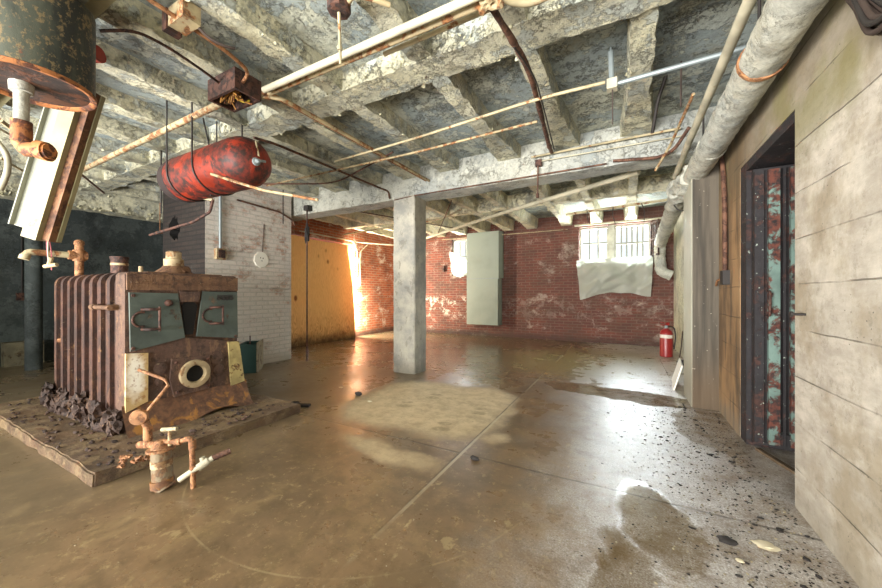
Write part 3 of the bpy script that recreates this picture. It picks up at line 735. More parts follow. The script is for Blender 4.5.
b = MB(); b.lathe((-3.2,1.745,.53), (1,0,0), [(0,.06),(.014,.055),(.02,.02)], 20); b.lathe((-3.2,1.755,.43), (1,0,0), [(0,.05),(.014,.045),(.02,.02)], 20); b.build('boss', M['iron_front'], bo)
p_ = plate('side_panel', [(1.108,.668),(1.24,.655),(1.238,.29),(1.106,.24)], -3.198, -3.178, 'whitepatch'); p_['label'] = 'flaking white panel'
p_ = plate('side_panel', [(1.835,.665),(1.932,.66),(1.985,.28),(1.86,.26)], -3.198, -3.178, 'yellow_strip'); p_['label'] = 'yellowed flared strip'
# flared base
b = MB(); n = 24; rows = []
for i in range(n+1):
    y_ = 1.09+.92*i/n; k_ = .05+.1*abs(math.sin(i*.5)); arch = .05*max(0, math.sin((i-10)/12*math.pi)) if 10 < i < 22 else 0
    rows.append([b.bm.verts.new((-3.2,y_,.29-.0*i)), b.bm.verts.new((-3.17,y_,.20)), b.bm.verts.new((-3.12+.01*noise.noise(V((i,0,0))),y_,.11)), b.bm.verts.new((-3.07+.015*noise.noise(V((i*.7,3,0))),y_,.07+arch)), b.bm.verts.new((-3.24,y_,.07+arch))])
for i in range(n):
    for j in range(4): b.bm.faces.new((rows[i][j], rows[i+1][j], rows[i+1][j+1], rows[i][j+1]))
b.build('base_flare', M['rust_orange'], bo, smooth=True)
# crumbling scale heaped along the left base, jagged
b = MB()
for i in range(110):
    x_ = random.uniform(-4.7, -3.2); r_ = random.uniform(.018, .05)
    b.blob((x_, 1.10-random.uniform(0, .06), .08+random.uniform(.0, .20)*random.random()**.6), r_, (1, .8, 1.1), 1.1, i, 2)
b.build('rust_scale', M['scale'], bo)
# fittings on top
b = MB(); b.lathe((-3.46,1.53,1.25), (0,0,1), [(0,.15),(.03,.14),(.07,.09),(.09,.075)], 24); b.blob((-3.43,1.58,1.29), .07, (1.3,1,.7), .6, 4); b.build('flue_dome', M['iron_top'], bo, smooth=True)
b = MB(); b.lathe((-3.46,1.53,1.33), (0,0,1), [(0,.07),(.07,.072),(.075,.055),(.13,.055),(.14,.04)], 20); b.build('valve_cap', M['creamcap'], bo, smooth=True)
b = MB(); b.tube([(-4.15,1.40,1.24),(-4.15,1.40,1.42)], .062, 20); b.tube([(-4.15,1.40,1.42),(-4.15,1.40,1.445)], .068, 20); c1_ = b.build('pipe_stub', M['box_rust'], bo, smooth=True)
b = MB(); b.tube([(-4.15,1.40,1.365),(-4.15,1.40,1.385)], .0645, 20); b.build('collar', M['creamcap'], c1_, smooth=True)
b = MB(); b.lathe((-3.86,1.45,1.25), (0,0,1), [(0,.05),(.03,.045),(.035,.018),(.1,.016)], 14); b.build('vent_nipple', M['creamcap'], bo)
b = MB(); b.tube([(-4.40,1.20,1.22),(-4.40,1.20,1.56)], [.03,.03], 14); b.tube([(-4.40,1.20,1.40),(-4.40,1.20,1.50)], .043, 14); b.tube([(-4.40,1.25,1.45),(-4.40,1.13,1.45)], .04, 14); b.lathe((-4.40,1.20,1.55),(0,0,1),[(0,.036),(.03,.034),(.045,.015)],12); rr_ = b.build('riser_tee', M['pipe_rust'], bo, smooth=True)
b = MB(); b.tube(arc_path([(-4.40,1.13,1.45),(-4.42,.90,1.455),(-4.42,.875,1.40)], .03), .027, 12); b.tube([(-4.42,.885,1.425),(-4.42,.875,1.39)], .033, 12); b.build('branch_pipe', M['pipe_cream'], rr_, smooth=True)
b = MB(); b.tube([(-3.33,1.14,1.0),(-3.35,1.06,1.0)], .022, 10); b.tube([(-3.62,1.065,1.0),(-3.3,1.06,1.0)], .017, 10); b.tube([(-3.64,1.065,1.0),(-3.58,1.065,1.0)], .024, 10); b.build('test_cock', M['iron_top'], bo, smooth=True)
b = MB(); b.tube([(-4.5,1.13,.68),(-4.53,1.10,.68)], .02, 8); b.build('plug', M['pipe_rust'], bo)

# ------------------------------------------------------------------ condensate strainer in front of the boiler
sp = empty('condensate_strainer', (-2.30, .98, 0), 'rusty strainer vessel with pipework on the floor before the boiler plinth', 'strainer')
R_ = V((.8805, .4741, 0)); D_ = V((-.4741, .8805, 0)); O = V((-2.30, .98, 0))
b = MB(); b.tube([O+V((0,0,.0)), O+R_*-.018+V((0,0,.03)), O+R_*-.03+V((0,0,.22))], [.052,.050,.048], 20, wob=.1); vs_ = b.build('vessel', M['vessel'], sp, smooth=True)
b = MB(); b.tube([O+R_*-.016+V((0,0,.01)), O+R_*-.02+V((0,0,.055))], .0545, 20, wob=.2); b.build('rusted_foot', M['rust_orange'], vs_, smooth=True)
b = MB(); b.tube([O+R_*-.0265+V((0,0,.165)), O+R_*-.025+V((0,0,.125))], .0515, 20); b.build('paper_band', M['creamcap'], vs_, smooth=True)
b = MB(); b.lathe(O+R_*-.03+V((0,0,.215)), (-.06,0,1), [(0,.068),(.012,.068),(.014,.048),(.04,.036),(.055,.024)], 20); b.build('lid', M['pipe_rust'], sp, smooth=True)
b = MB(); b.tube([O+R_*.02+V((0,0,.24)), O+R_*.02+V((0,0,.33))], .009, 10); st_ = b.build('valve_stem', M['creamcap'], sp)
b = MB(); b.tube([O+R_*-.025+V((0,0,.33)), O+R_*.06+V((0,0,.335))], .011, 10); b.build('valve_handle', M['pipe_cream'], st_, smooth=True)
b = MB(); b.tube(arc_path([O+R_*-.02+V((0,0,.26)), O+R_*.07+V((0,0,.262)), O+R_*.145+V((0,0,.285)), O+R_*.155+V((0,0,.0))], .035), .014, 12, wob=.15); b.tube([O+R_*.148+V((0,0,.27)), O+R_*.15+V((0,0,.22))], .019, 12); b.tube([O+R_*.05+V((0,0,.26)), O+R_*.085+V((0,0,.264))], .019, 12); b.tube([O+R_*.155+V((0,0,.13)), O+R_*.155+V((0,0,.08))], .019, 12); b.build('outlet_pipe', M['pipe_rust'], sp, smooth=True)
b = MB(); b.tube([O+R_*.09+D_*-.02+V((0,0,.055)), O+R_*.17+V((0,0,.11)), O+R_*.24+D_*.04+V((0,0,.15))], .016, 12); b.tube([O+R_*.20+D_*.02+V((0,0,.125)), O+R_*.19+D_*.02+V((0,0,.165))], .014, 10); b.tube([O+R_*.18+V((0,0,.112)), O+R_*.22+D_*.03+V((0,0,.14))], .022, 12); b.build('drain_tee', M['pipe_white'], sp, smooth=True)
b = MB(); b.tube([O+R_*.235+D_*.04+V((0,0,.147)), O+R_*.31+D_*.09+V((0,0,.17))], .017, 12); b.build('drain_end', M['pipe_brown'], sp, smooth=True)
b = MB(); b.tube([O+R_*-.03+V((0,0,.235)), O+R_*-.12+D_*.03+V((0,0,.235)), O+R_*-.20+D_*.06+V((0,0,.22))], .021, 12, wob=.2); b.tube([O+R_*-.13+D_*.03+V((0,0,.22)), O+R_*-.13+D_*.03+V((0,0,.34))], .022, 12); b.build('inlet_pipe', M['pipe_rust'], sp, smooth=True)
b = MB(); b.lathe(O+R_*-.155+D_*-.0+V((0,0,.40)), R_*.4-D_*.9, [(-.022,.03),(-.018,.04),(.0,.045),(.015,.04),(.017,.02)], 20); b.tube([O+R_*-.13+D_*.03+V((0,0,.33)), O+R_*-.14+D_*.02+V((0,0,.37))], .02, 10); b.build('float_trap', M['pipe_rust'], sp, smooth=True)
b = MB(); b.tube([O+R_*-.13+D_*.02+V((0,0,.42)), O+R_*-.035+D_*.06+V((0,0,.565)), O+R_*-.055+D_*.06+V((0,0,.60)), O+R_*-.20+D_*.05+V((0,0,.66))], .009, 8); b.build('linkage_arm', M['pipe_rust'], sp, smooth=True)
b = MB()
for i in range(10): b.blob(O+R_*random.uniform(-.35,-.18)+D_*random.uniform(.05,.12)+V((0,0,.09+random.uniform(0,.05))), .016, (1.4,1,.7), .9, i)
tag(b.build('rusted_debris', M['pipe_rust']), 'pale crumbled debris heap at the boiler corner', 'debris', kind='stuff')

# ------------------------------------------------------------------ red tank hung from the ceiling
rt = empty('expansion_tank', (-3.45, 1.76, 2.18), 'red riveted expansion tank slung under the ceiling above the boiler', 'tank')
prof = [(a, r*.9) for a, r in [(0,.01),(.03,.11),(.07,.175),(.12,.212),(.18,.226),(.2,.23),(.6,.23),(1.15,.23),(1.2,.225),(1.26,.20),(1.31,.15),(1.34,.08),(1.35,.01)]]
b = MB(); b.lathe((-3.98,1.76,2.20), (1,0,0), prof[1:], 40); b.build('tank_shell', M['red'], rt, smooth=True)
b = MB(); b.lathe((-3.985,1.76,2.20), (1,0,0), prof[:6]+[(.26,.2085),(.262,.2)], 40); b.build('dark_end', M['red_dark'], rt, smooth=True)  # far end coloured darker than the rest of the shell
b = MB(); b.lathe((-2.64,1.74,2.17), (1,0,0), [(-.02,.035),(.012,.033),(.02,.018),(.05,.014)], 12); b.tube([(-2.605,1.72,2.17),(-2.605,1.80,2.185)], .01, 8); b.build('drain_plug', M['galv'], rt)
b = MB(); b.tube([(-2.67,1.76,2.35),(-2.63,1.76,2.22)], .008, 8); b.build('sight_tube', M['pipe_cream'], rt)
for x_ in (-3.62, -3.20):
    b = MB()
    pth = [(x_, 1.76+.213*math.cos(a), 2.20+.213*math.sin(a)) for a in [math.pi*(1+i/16) for i in range(17)]]
    b.tube([(x_-.0,1.547,2.84)]+pth+[(x_,1.973,2.84)], .007, 8); b.build('hanger_strap', M['black_metal'], rt)
# ladder-like rail pipes below the tank
def pipe(name, pts, r, mat, lab, cat='pipe', seg=8, wob=0., rad=.05, group=None, fit=None, smooth=True):
    b = MB(); b.tube(arc_path(pts, rad), r, max(seg, 8), wob=wob)
    if fit:
        for (t0, t1, fr) in fit: b.tube([t0, t1], fr, 12)
    o = b.build(name, M[mat], smooth=smooth); return tag(o, lab, cat, group)
pipe('pipe', [(-2.784, 1.476, 2.014), (-2.442, 1.661, 1.892), (-2.067, 1.863, 1.816)], .011, 'pipe_creamrust', 'thin cream and rust pipe crossing in front of the red tank', rad=.02)
pipe('pipe', [(-4.014, 1.7, 2.118), (-3.437, 1.84, 1.988)], .014, 'pipe_cream', 'short pale pipe tucked under the far end of the red tank')
pipe('pipe', [(-3.385, 1.812, 1.974), (-3.409, 1.799, 1.863), (-3.659, 1.778, 1.791), (-4.388, 1.726, 1.717)], .013, 'box_rust', 'bent rusty pipe running down-left below the red tank', rad=.03)
pipe('threaded_rod', [(-3.295, 1.747, 1.983), (-3.303, 1.743, 2.398), (-3.358, 1.713, 2.686)], .007, 'black_metal', 'dark hanger rod in front of the red tank', 'rod')

# ------------------------------------------------------------------ black tank, top left
bt = empty('pressure_tank', (-2.535, .53, 2.1), 'mottled black cylindrical tank hanging in the upper left corner', 'tank')
b = MB(); b.tube([(-2.535,.53,2.115),(-2.535,.53,2.53)], .217, 56, cap=True); b.build('tank_shell', M['black_tank'], bt, smooth=True)
b = MB(); b.lathe((-2.535,.53,2.10), (0,0,1), [(.012,.195),(.0,.21),(.0,.2215),(.02,.2225),(.024,.217)], 56, cap=False); b.build('rim', M['rim_rust'], bt, smooth=True)
b = MB(); b.lathe((-2.535,.53,2.112), (0,0,1), [(0,.2),(.006,.2)], 48); b.build('bottom_plate', M['tank_rust'], bt)
T0 = V((-2.56, .50, 0))
b = MB(); b.lathe(T0+V((0,0,2.07)), (0,0,1), [(0,.04),(.045,.042)], 12); b.tube([T0+V((0,0,2.11)), T0+V((0,0,1.92))], .026, 14); dp_ = b.build('drop_pipe', M['lagging'], bt, smooth=True)
b = MB(); b.tube(arc_path([T0+V((0,0,1.93)), T0+V((0,0,1.80)), T0+R_*.10+V((0,0,1.785)), T0+R_*.14+V((0,0,1.785))], .04), .033, 14, wob=.35); b.tube([T0+R_*.09+V((0,0,1.787)), T0+R_*.13+V((0,0,1.785))], .041, 14, wob=.3); b.build('rusty_elbow', M['rim_rust'], dp_, smooth=True)
for dx in (-.15, .15):
    b = MB(); b.tube([(-2.535+dx,.53,2.52),(-2.535+dx,.53,2.84)], .01, 8); b.build('hanger_rod', M['black_metal'], bt)
b = MB(); b.tube([(-3.008, 0.879, 2.635), (-2.969, 0.9, 2.635)], .05, 16); b.build('red_cap', M['red'], bt)

# ------------------------------------------------------------------ fluorescent fixtures
P0 = V((-3.226, 0.705, 1.481)); P1 = V((-2.984, 0.835, 2.375))
u = (P1-P0).normalized(); L_ = (P1-P0).length
wv = (R_-u*R_.dot(u)).normalized(); nn = wv.cross(u)
if nn.dot(-P0+V((0,0,1.1))) < 0: nn = -nn
fx = empty('fluorescent_fixture', tuple(P0), 'cream fluorescent fixture dangling by one end beneath the black tank', 'light fixture')
def fpart(name, mat, *aa):
    b = MB()
    for a in aa: b.obox(P0, u, wv, nn, a)
    return b.build(name, M[mat], fx, bevel=.003)
fpart('reflector', 'fix_white', ((-.0,L_),(-.19,-.02),(-.02,-.012)), ((0,L_),(-.196,-.188),(-.035,.012)))
fpart('housing', 'fix_cream', ((-.04,L_),(-.04,.055),(-.02,.06)), ((-.02,L_),(-.085,-.04),(-.02,.02)))
fpart('ballast_side', 'fix_rust', ((-.03,L_),(.055,.10),(-.03,.03)))
fpart('edge_rail', 'fix_cream', ((-.025,L_),(.10,.107),(-.035,-.01)))
for k_ in range(3):
    b = MB(); b.tube(sag_path(P0+wv*(.05+k_*.008)+u*-.02, P0+wv*(.055+k_*.01)+V((0,0,-.17-.02*k_)), 8, 0, .02, k_), .003, 6); b.build('wire', M[('pink','pipe_white','pink')[k_]], fx)
b = MB(); b.tube([P0+wv*.03+V((0,0,-.20)), P0+wv*.11+V((0,0,-.165))], .012, 8); b.tube([P0+wv*.06+V((0,0,-.18)), P0+wv*.075+V((0,0,-.13))], .012, 8); b.build('lamp_holder', M['creamcap'], fx)
f2 = empty('fluorescent_fixture', (-3.3, .63, 2.57), 'cream strip fixture on the ceiling passing behind the black tank', 'light fixture')
b = MB(); b.box(-4.7, -2.2, .50, .76, 2.60, 2.66); b.build('reflector', M['fix_cream'], f2, bevel=.01)
b = MB(); b.box(-4.65, -2.25, .58, .68, 2.57, 2.60); b.build('housing', M['fix_white'], f2, bevel=.005)
for x_ in (-4.4, -2.4):
    b = MB(); b.tube([(x_,.63,2.65),(x_,.63,2.84)], .006, 8); b.build('hanger_rod', M['black_metal'], f2)

# ------------------------------------------------------------------ junction boxes
jb = empty('junction_box', (-2.59,1.54,2.60), 'large open rusted junction box where the conduits cross', 'junction box')
b = MB(); b.box(-2.74,-2.44,1.44,1.46,2.55,2.68); b.box(-2.74,-2.44,1.62,1.64,2.55,2.68); b.box(-2.76,-2.74,1.44,1.64,2.55,2.68); b.box(-2.44,-2.42,1.44,1.64,2.55,2.68); b.box(-2.76,-2.42,1.44,1.64,2.68,2.70); b.build('housing', M['box_rust'], jb, bevel=.003)
b = MB()
for i in range(16):
    a = V((random.uniform(-2.72,-2.46), random.uniform(1.47,1.61), 2.67)); c = V((random.uniform(-2.72,-2.46), random.uniform(1.47,1.61), 2.53))
    b.tube(sag_path(a, c, 6, 0, .05, i), .006, 6)
b.build('wiring', M['box_inner'], jb)
b = MB(); b.tube(sag_path((-2.62,1.5,2.62),(-2.5,1.6,2.56), 6, .03, .03, 3), .007, 6); b.build('yellow_wire', M['yellow'], jb)
b = MB()
for i in range(3): b.lathe((-2.52+.0*i+.04*i, 1.64, 2.61), (0,1,0), [(0,.02),(.03,.02),(.032,.012)], 10)
b.build('bushing', M['pipe_cream'], jb)
jb2 = empty('switch_box', (-2.18,1.02,2.62), 'rust-eaten cream switch box on the ceiling left of the long pipes', 'junction box')
b = MB(); b.box(-2.26,-2.10,.97,1.06,2.60,2.70); b.build('housing', M['pipe_creamrust'], jb2, bevel=.008)
b = MB(); b.box(-2.30,-2.255,.96,1.04,2.58,2.70); b.build('side_plate', M['box_rust'], jb2, bevel=.003)
b = MB(); b.tube(sag_path((-2.12,1.06,2.60),(-2.05,1.22,2.56),8,.03,.02,5), .008, 8); b.build('tail_wire', M['cable'], jb2)
cb = empty('ceiling_box', (-1.366,1.375,2.66), 'octagonal rusted ceiling box with a pipe dropping from it', 'junction box')
b = MB(); b.lathe((-1.366,1.375,2.62), (0,0,1), [(0,.045),(.004,.062),(.06,.062)], 8); b.lathe((-1.366,1.375,2.68), (0,0,1), [(0,.02),(.30,.02)], 8); b.build('housing', M['box_rust'], cb)
b = MB(); b.tube([(-1.366,1.375,2.62),(-1.38,1.40,2.36)], .008, 8); b.tube([(-1.373,1.387,2.45),(-1.375,1.39,2.43)], .014, 8); b.build('drop_pipe', M['pipe_cream'], cb)
b = MB(); b.tube(arc_path([(-1.32,1.39,2.66),(-1.25,1.36,2.66),(-1.18,1.42,2.655),(-1.12,1.50,2.655)], .04), .014, 10); b.build('conduit', M['pipe_creamrust'], cb)
cb = empty('pipe_fitting', (-.62,1.66,2.6), 'flaking rusty conduit body where the long cream pipes end', 'pipe fitting')
b = MB(); b.blob((-.62,1.66,2.60), .07, (1,.8,.6), .8, 3, 3); b.tube([(-.62,1.66,2.6),(-.62,1.66,2.84)], .012, 8); b.build('housing', M['pipe_creamrust'], cb)
wb = empty('conduit_box', (-.085,2.69,2.58), 'small white box at the end of the grey strut', 'junction box')
b = MB(); b.box(-.12,-.055,2.66,2.72,2.53,2.60); b.build('housing', M['pipe_white'], wb, bevel=.005)
b = MB(); b.tube([(-.09,2.69,2.60),(-.095,2.69,2.80)], .018, 10); b.tube([(-.095,2.69,2.80),(-.095,2.69,2.84)], .006, 6); b.build('stem', M['galv'], wb)
b = MB(); b.tube([(-.085,2.69,2.53),(-.085,2.72,2.30)], .004, 6); b.build('loose_wire', M['cable'], wb)

# ------------------------------------------------------------------ conduits and pipes under the ceiling
pipe('pipe', [(-2.33,1.60,2.59),(-.60,1.60,2.59)], .022, 'pipe_white', 'long straight cream pipe running from the rusted box to the top edge', seg=14)
pipe('pipe', [(-2.36,1.66,2.60),(-.60,1.67,2.60)], .018, 'pipe_creamrust', 'scabby rusted pipe lying just behind the long cream pipe', seg=12, wob=.3)
pipe('pipe', [(-1.36,1.76,2.63),(-.62,1.75,2.63)], .014, 'pipe_cream', 'shorter cream conduit behind the scabby rusted pipe')
pipe('pipe', [(-2.46,1.64,2.6),(-2.33,1.75,2.6),(-2.33,4.0,2.62)], .016, 'pipe_creamrust', 'rust-streaked cream conduit running from the rusted box to the main beam', seg=10, wob=.3)
pipe('pipe', [(-2.40,1.64,2.62),(-2.39,1.80,2.63),(-2.38,4.0,2.64)], .018, 'pipe_rust', 'rough rusted conduit hugging the cream one towards the main beam', seg=10, wob=.5)
pipe('pipe', [(-2.74,1.56,2.60),(-5.9,1.60,2.59)], .026, 'pipe_creamrust', 'pale rust-spotted pipe running left from the rusted box', seg=12)
pipe('conduit', [(-2.605, 1.552, 2.62), (-2.268, 1.454, 2.62), (-2.201, 1.249, 2.62), (-2.168, 0.853, 2.62), (-2.158, 0.73, 2.62)], .012, 'pipe_rust', 'rusty conduit curling from the open box past the switch box', 'conduit', rad=.08)
pipe('cable', [(-2.647, 1.524, 2.64), (-2.573, 1.325, 2.64), (-2.532, 1.089, 2.65), (-2.539, 0.927, 2.65), (-2.643, 0.805, 2.6)], .009, 'box_rust', 'brown cable drooping from the open box to the black tank', 'cable', rad=.1)
pipe('conduit', [(-3.06,2.0,2.56),(-3.05,2.2,2.58),(-3.03,3.86,2.58),(-2.99,3.97,2.57),(-2.97,3.97,2.46)], .013, 'pipe_brown', 'brown conduit from above the red tank bending down the main beam', 'conduit', rad=.08, wob=.3)
pipe('conduit', [(-3.10,2.2,2.60),(-3.08,3.55,2.62)], .016, 'lagging', 'flaky white conduit lying beside the brown one past the red tank', 'conduit', wob=.6)
pipe('conduit', [(-4.3,2.99,2.57),(-1.9,3.04,2.58),(-.68,3.03,2.60)], .012, 'pipe_creamrust', 'thin conduit across the ribs nearest the main beam', 'conduit', rad=.2)
pipe('conduit', [(-2.9,2.86,2.60),(-1.76,2.80,2.60),(-.61,2.68,2.60),(-.13,2.68,2.59)], .012, 'pipe_cream', 'thin cream conduit across the ribs ending at the white box', 'conduit', rad=.2)
pipe('conduit', [(-4.9,2.5,2.55),(-3.4,3.35,2.56),(-2.2,3.0,2.62)], .010, 'pipe_brown', 'thin brown conduit slanting behind the red tank to the whitewashed wall', 'conduit', rad=.3)
pipe('conduit', [(-.63,1.70,2.62),(-.60,2.0,2.62),(-.58,2.35,2.62),(-.64,3.0,2.63),(-.71,3.72,2.64),(-.72,3.9,2.66)], .020, 'pipe_brown', 'dark rusted conduit running back from the conduit body over the ribs', 'conduit', seg=10, rad=.25, wob=.4)
pipe('cable', [(-.60,2.05,2.6),(-.55,2.38,2.59),(-.60,3.0,2.6),(-.66,3.7,2.6)], .006, 'black_metal', 'black cable lashed to the dark rusted conduit', 'cable', rad=.2)
pipe('strut', [(-.055,2.69,2.565),(.77,2.655,2.565)], .016, 'galv', 'grey galvanised strut from the white box to the right wall', 'strut', seg=4, smooth=False)
pipe('pipe', [(-0.559, 1.665, 2.6), (-0.517, 1.729, 2.6), (-0.437, 1.779, 2.6), (-0.361, 1.779, 2.6), (-0.238, 1.75, 2.6)], .02, 'pipe_cream', 'cream pipe bend dipping in from the top edge', seg=12, rad=.1)

# along the main beam
pipe('conduit', [(-2.88,3.965,2.425),(-2.50,3.965,2.445),(-.18,3.965,2.455)], .009, 'pipe_brown', 'thin dark red conduit clipped along the face of the main beam', 'conduit')
pipe('conduit', [(-.12,3.96,2.47),(.28,3.96,2.43),(.40,3.90,2.46),(.50,3.78,2.60)], .016, 'pipe_brown', 'brown conduit bending up at the right end of the main beam', 'conduit', rad=.12)
pipe('conduit', [(-.95,3.93,2.655),(.45,3.93,2.665)], .012, 'pipe_cream', 'white conduit along the top of the main beam', 'conduit')
pipe('conduit', [(-.90,3.955,2.60),(.50,3.955,2.60)], .007, 'pipe_white', 'thin white conduit just below the top of the main beam', 'conduit')
hg = empty('pipe_hanger', (-.87,3.96,2.56), 'rusted clamp and rod hanging off the face of the main beam', 'pipe hanger')
b = MB(); b.box(-.91,-.84,3.94,4.0,2.55,2.62); b.build('clamp', M['box_rust'], hg, bevel=.008)
b = MB(); b.tube([(-.88,3.955,2.56),(-.885,3.955,2.22)], .009, 8); b.tube([(-.885,3.955,2.24),(-.885,3.955,2.19)], .018, 8); b.build('rod', M['pipe_brown'], hg)
hg = empty('pipe_hanger', (-4.615, 3.93, 2.512), 'clamp on the left end of the main beam with a rod to the floor', 'pipe hanger')
q = V(hg.location)
b = MB(); b.box(q.x-.05,q.x+.05,q.y-.03,4.01,q.z-.04,q.z+.04); b.build('clamp', M['black_metal'], hg, bevel=.008)
b = MB(); b.tube([q, (q.x,q.y,.0)], .012, 8); b.build('rod', M['box_rust'], hg)
b = MB(); b.blob((q.x,q.y,2.08), .06, (.7,.7,2.2), .6, 8, 3); b.build('burnt_lagging', M['dark_chip'], hg)

# back bay
pipe('pipe', [(-5.6,8.35,2.55),(-2.0,5.97,2.55),(.13,4.62,2.52)], .032, 'pipe_white', 'long white pipe slanting across the back bay behind the beam', seg=14, rad=.3)
pipe('pipe', [(-1.0,6.85,2.60),(.72,6.50,2.60)], .022, 'pipe_cream', 'cream pipe high up in front of the bright windows', seg=12)
pipe('pipe', [(-1.05,8.38,2.66),(.84,8.38,2.66)], .02, 'pipe_white', 'white pipe along the top of the back wall over the windows', seg=12)
pipe('pipe', [(-6.1,6.3,2.56),(-3.2,6.0,2.58),(-2.6,5.6,2.62)], .018, 'pipe_cream', 'cream pipe above the boarded opening', rad=.3)
pipe('pipe', [(-6.1,5.0,2.44),(-6.1,6.9,2.44),(-5.2,8.42,2.45)], .016, 'pipe_white', 'white conduit along the head of the boarded opening', rad=.2)
pipe('conduit', [(-6.08,6.60,2.42),(-6.11,6.78,2.20),(-6.12,6.80,1.6)], .014, 'pipe_white', 'left white conduit of the fork on the orange brick', 'conduit', rad=.06)
pipe('conduit', [(-6.08,7.20,2.45),(-6.11,6.92,2.22),(-6.12,6.90,2.0),(-6.12,6.90,1.3)], .014, 'pipe_white', 'right white conduit of the fork on the orange brick', 'conduit', rad=.06)
pipe('conduit', [(-4.2,4.6,2.56),(-3.3,7.2,2.58)], .010, 'pipe_brown', 'thin brown conduit left of the column in the back bay', 'conduit')
pipe('conduit', [(-2.4,4.8,2.55),(-4.6,8.2,2.56)], .010, 'pipe_brown', 'thin brown conduit right of the column in the back bay', 'conduit')
pipe('conduit', [(-4.5,8.40,2.60),(-1.2,8.42,2.60)], .009, 'pipe_cream', 'thin conduit along the head of the brick wall between windows', 'conduit')

for i, (xx, yy, zb, lab) in enumerate(((-.62,6.72,2.36,'leftmost dangling wire on the cream pipe before the windows'), (-.2,6.63,2.30,'looped wire dangling on the cream pipe above the window post'), (.22,6.58,2.28,'rightmost dangling wire on the cream pipe before the windows'))):
    pipe('wire', sag_path((xx,yy,2.60),(xx+.04,yy+.01,zb),8,0,.05,i), .008, 'cable', lab, 'wire', rad=.01)
# right side pipes
bp_ = empty('lagged_pipe', (.62,2.5,2.3), 'fat flaking lagged pipe running along the top of the right wall', 'pipe')
def lag(pts, r, name='lagging', mat='lagging', wob=.12, rad=.15):
    b = MB(); p = arc_path(pts, rad, 8); q = []
    for i in range(len(p)-1):
        k_ = max(1, int((p[i+1]-p[i]).length/.04))
        for j in range(k_): q.append(p[i].lerp(p[i+1], j/k_))
    q.append(p[-1]); b.tube(q, r, 24, wob=wob); return b.build(name, M[mat], bp_, smooth=True)
lag([(.62,RB+.1,2.32),(.62,1.5,2.315),(.615,4.35,2.30)], .098)
lag([(.61,4.30,2.30),(.56,4.95,2.29)], .118, 'joint_cover', wob=.4)
lag([(.56,4.85,2.30),(.56,5.2,2.28),(.60,8.2,2.12),(.60,8.25,1.85),(.62,8.25,1.55),(.80,8.25,1.47)], .10, wob=.2, rad=.12)
for y_ in (2.35, 3.55, 4.3):
    b = MB(); b.lathe((.62,y_-.012,2.31), (0,1,0), [(0,.106),(.024,.106)], 24); b.build('band', M['pipe_rust'] if y_ < 3 else M['lagging'], bp_)
for y_ in (2.4, 3.9, 5.6):
    b = MB(); b.tube([(.62,y_,2.40),(.62,y_,2.97)], .008, 8); b.build('hanger_rod', M['black_metal'], bp_)
b = MB(); b.lathe((.53,4.80,2.31), (-.75,-.66,0), [(0,.11),(.06,.108),(.065,.095),(.07,.02)], 24); b.build('end_flange', M['lagging'], bp_, smooth=True)
pipe('pipe', [(.50,RB+.1,2.45),(.50,2.0,2.45),(.49,4.0,2.45),(.49,4.7,2.43)], .027, 'pipe_white', 'slim white pipe running beside the fat lagged pipe', seg=14)
pipe('pipe', [(.42,3.0,2.52),(.35,3.7,2.44),(.25,3.93,2.30)], .012, 'pipe_creamrust', 'thin tan pipe angled across the slim white pipe')
pipe('pipe', [(.72,1.9,2.42),(.69,2.6,2.45),(.60,3.9,2.48)], .016, 'pipe_brown', 'brown pipe between the slim white pipe and the lagged pipe')
pipe('strap', [(.28,3.25,2.84),(.23,3.35,2.70),(.20,3.5,2.50)], .014, 'black_metal', 'black strap dangling from the ceiling left of the white pipe', 'strap')
pipe('threaded_rod', [(.36,3.1,2.84),(.36,3.12,2.5)], .006, 'cable', 'thin rod hanging beside the black strap', 'rod')
pipe('wire', sag_path((.47,4.95,2.25),(.70,4.9,2.22),10,.16,.02,2), .007, 'black_metal', 'black wire loop under the lagged pipe elbow', 'wire', rad=.01)
pipe('cable', [(.65,4.7,2.2),(.80,4.75,2.1),(.84,4.95,1.75),(.84,4.85,1.45)], .010, 'pipe_brown', 'brown cable hanging down the pale side wall', 'cable', rad=.08)
b = MB()
b.tube([(.84,5.2,1.0),(.84,5.2,1.42)], .008, 8); b.tube(arc_path([(.84,5.2,1.02),(.84,5.23,.95),(.84,5.17,.92),(.84,5.15,.98),(.84,5.2,1.03)], .02), .009, 8)
tag(b.build('hook', M['black_metal']), 'dark hook hanging on the pale side wall', 'hook')
# cable bundle at the top right
for i in range(9):
    y0 = random.uniform(1.28, 1.5); k_ = random.uniform(-.03, .04)
    pts = [(.72+random.uniform(-.02,.03), 1.1+k_, 2.32), (.70+random.uniform(-.03,.03), 1.38+k_, 1.98+random.uniform(-.03,.03)), (.71+random.uniform(-.03,.03), 1.62+k_, 1.92+random.uniform(-.03,.04)), (.73, 1.86+k_, 2.25)]
    pipe('cable', pts, .009, 'cable' if i % 3 else 'black_metal', 'one of the dark cables looped over the wall at the top right', 'cable', rad=.15, group='cable loops at the top right of the wall')
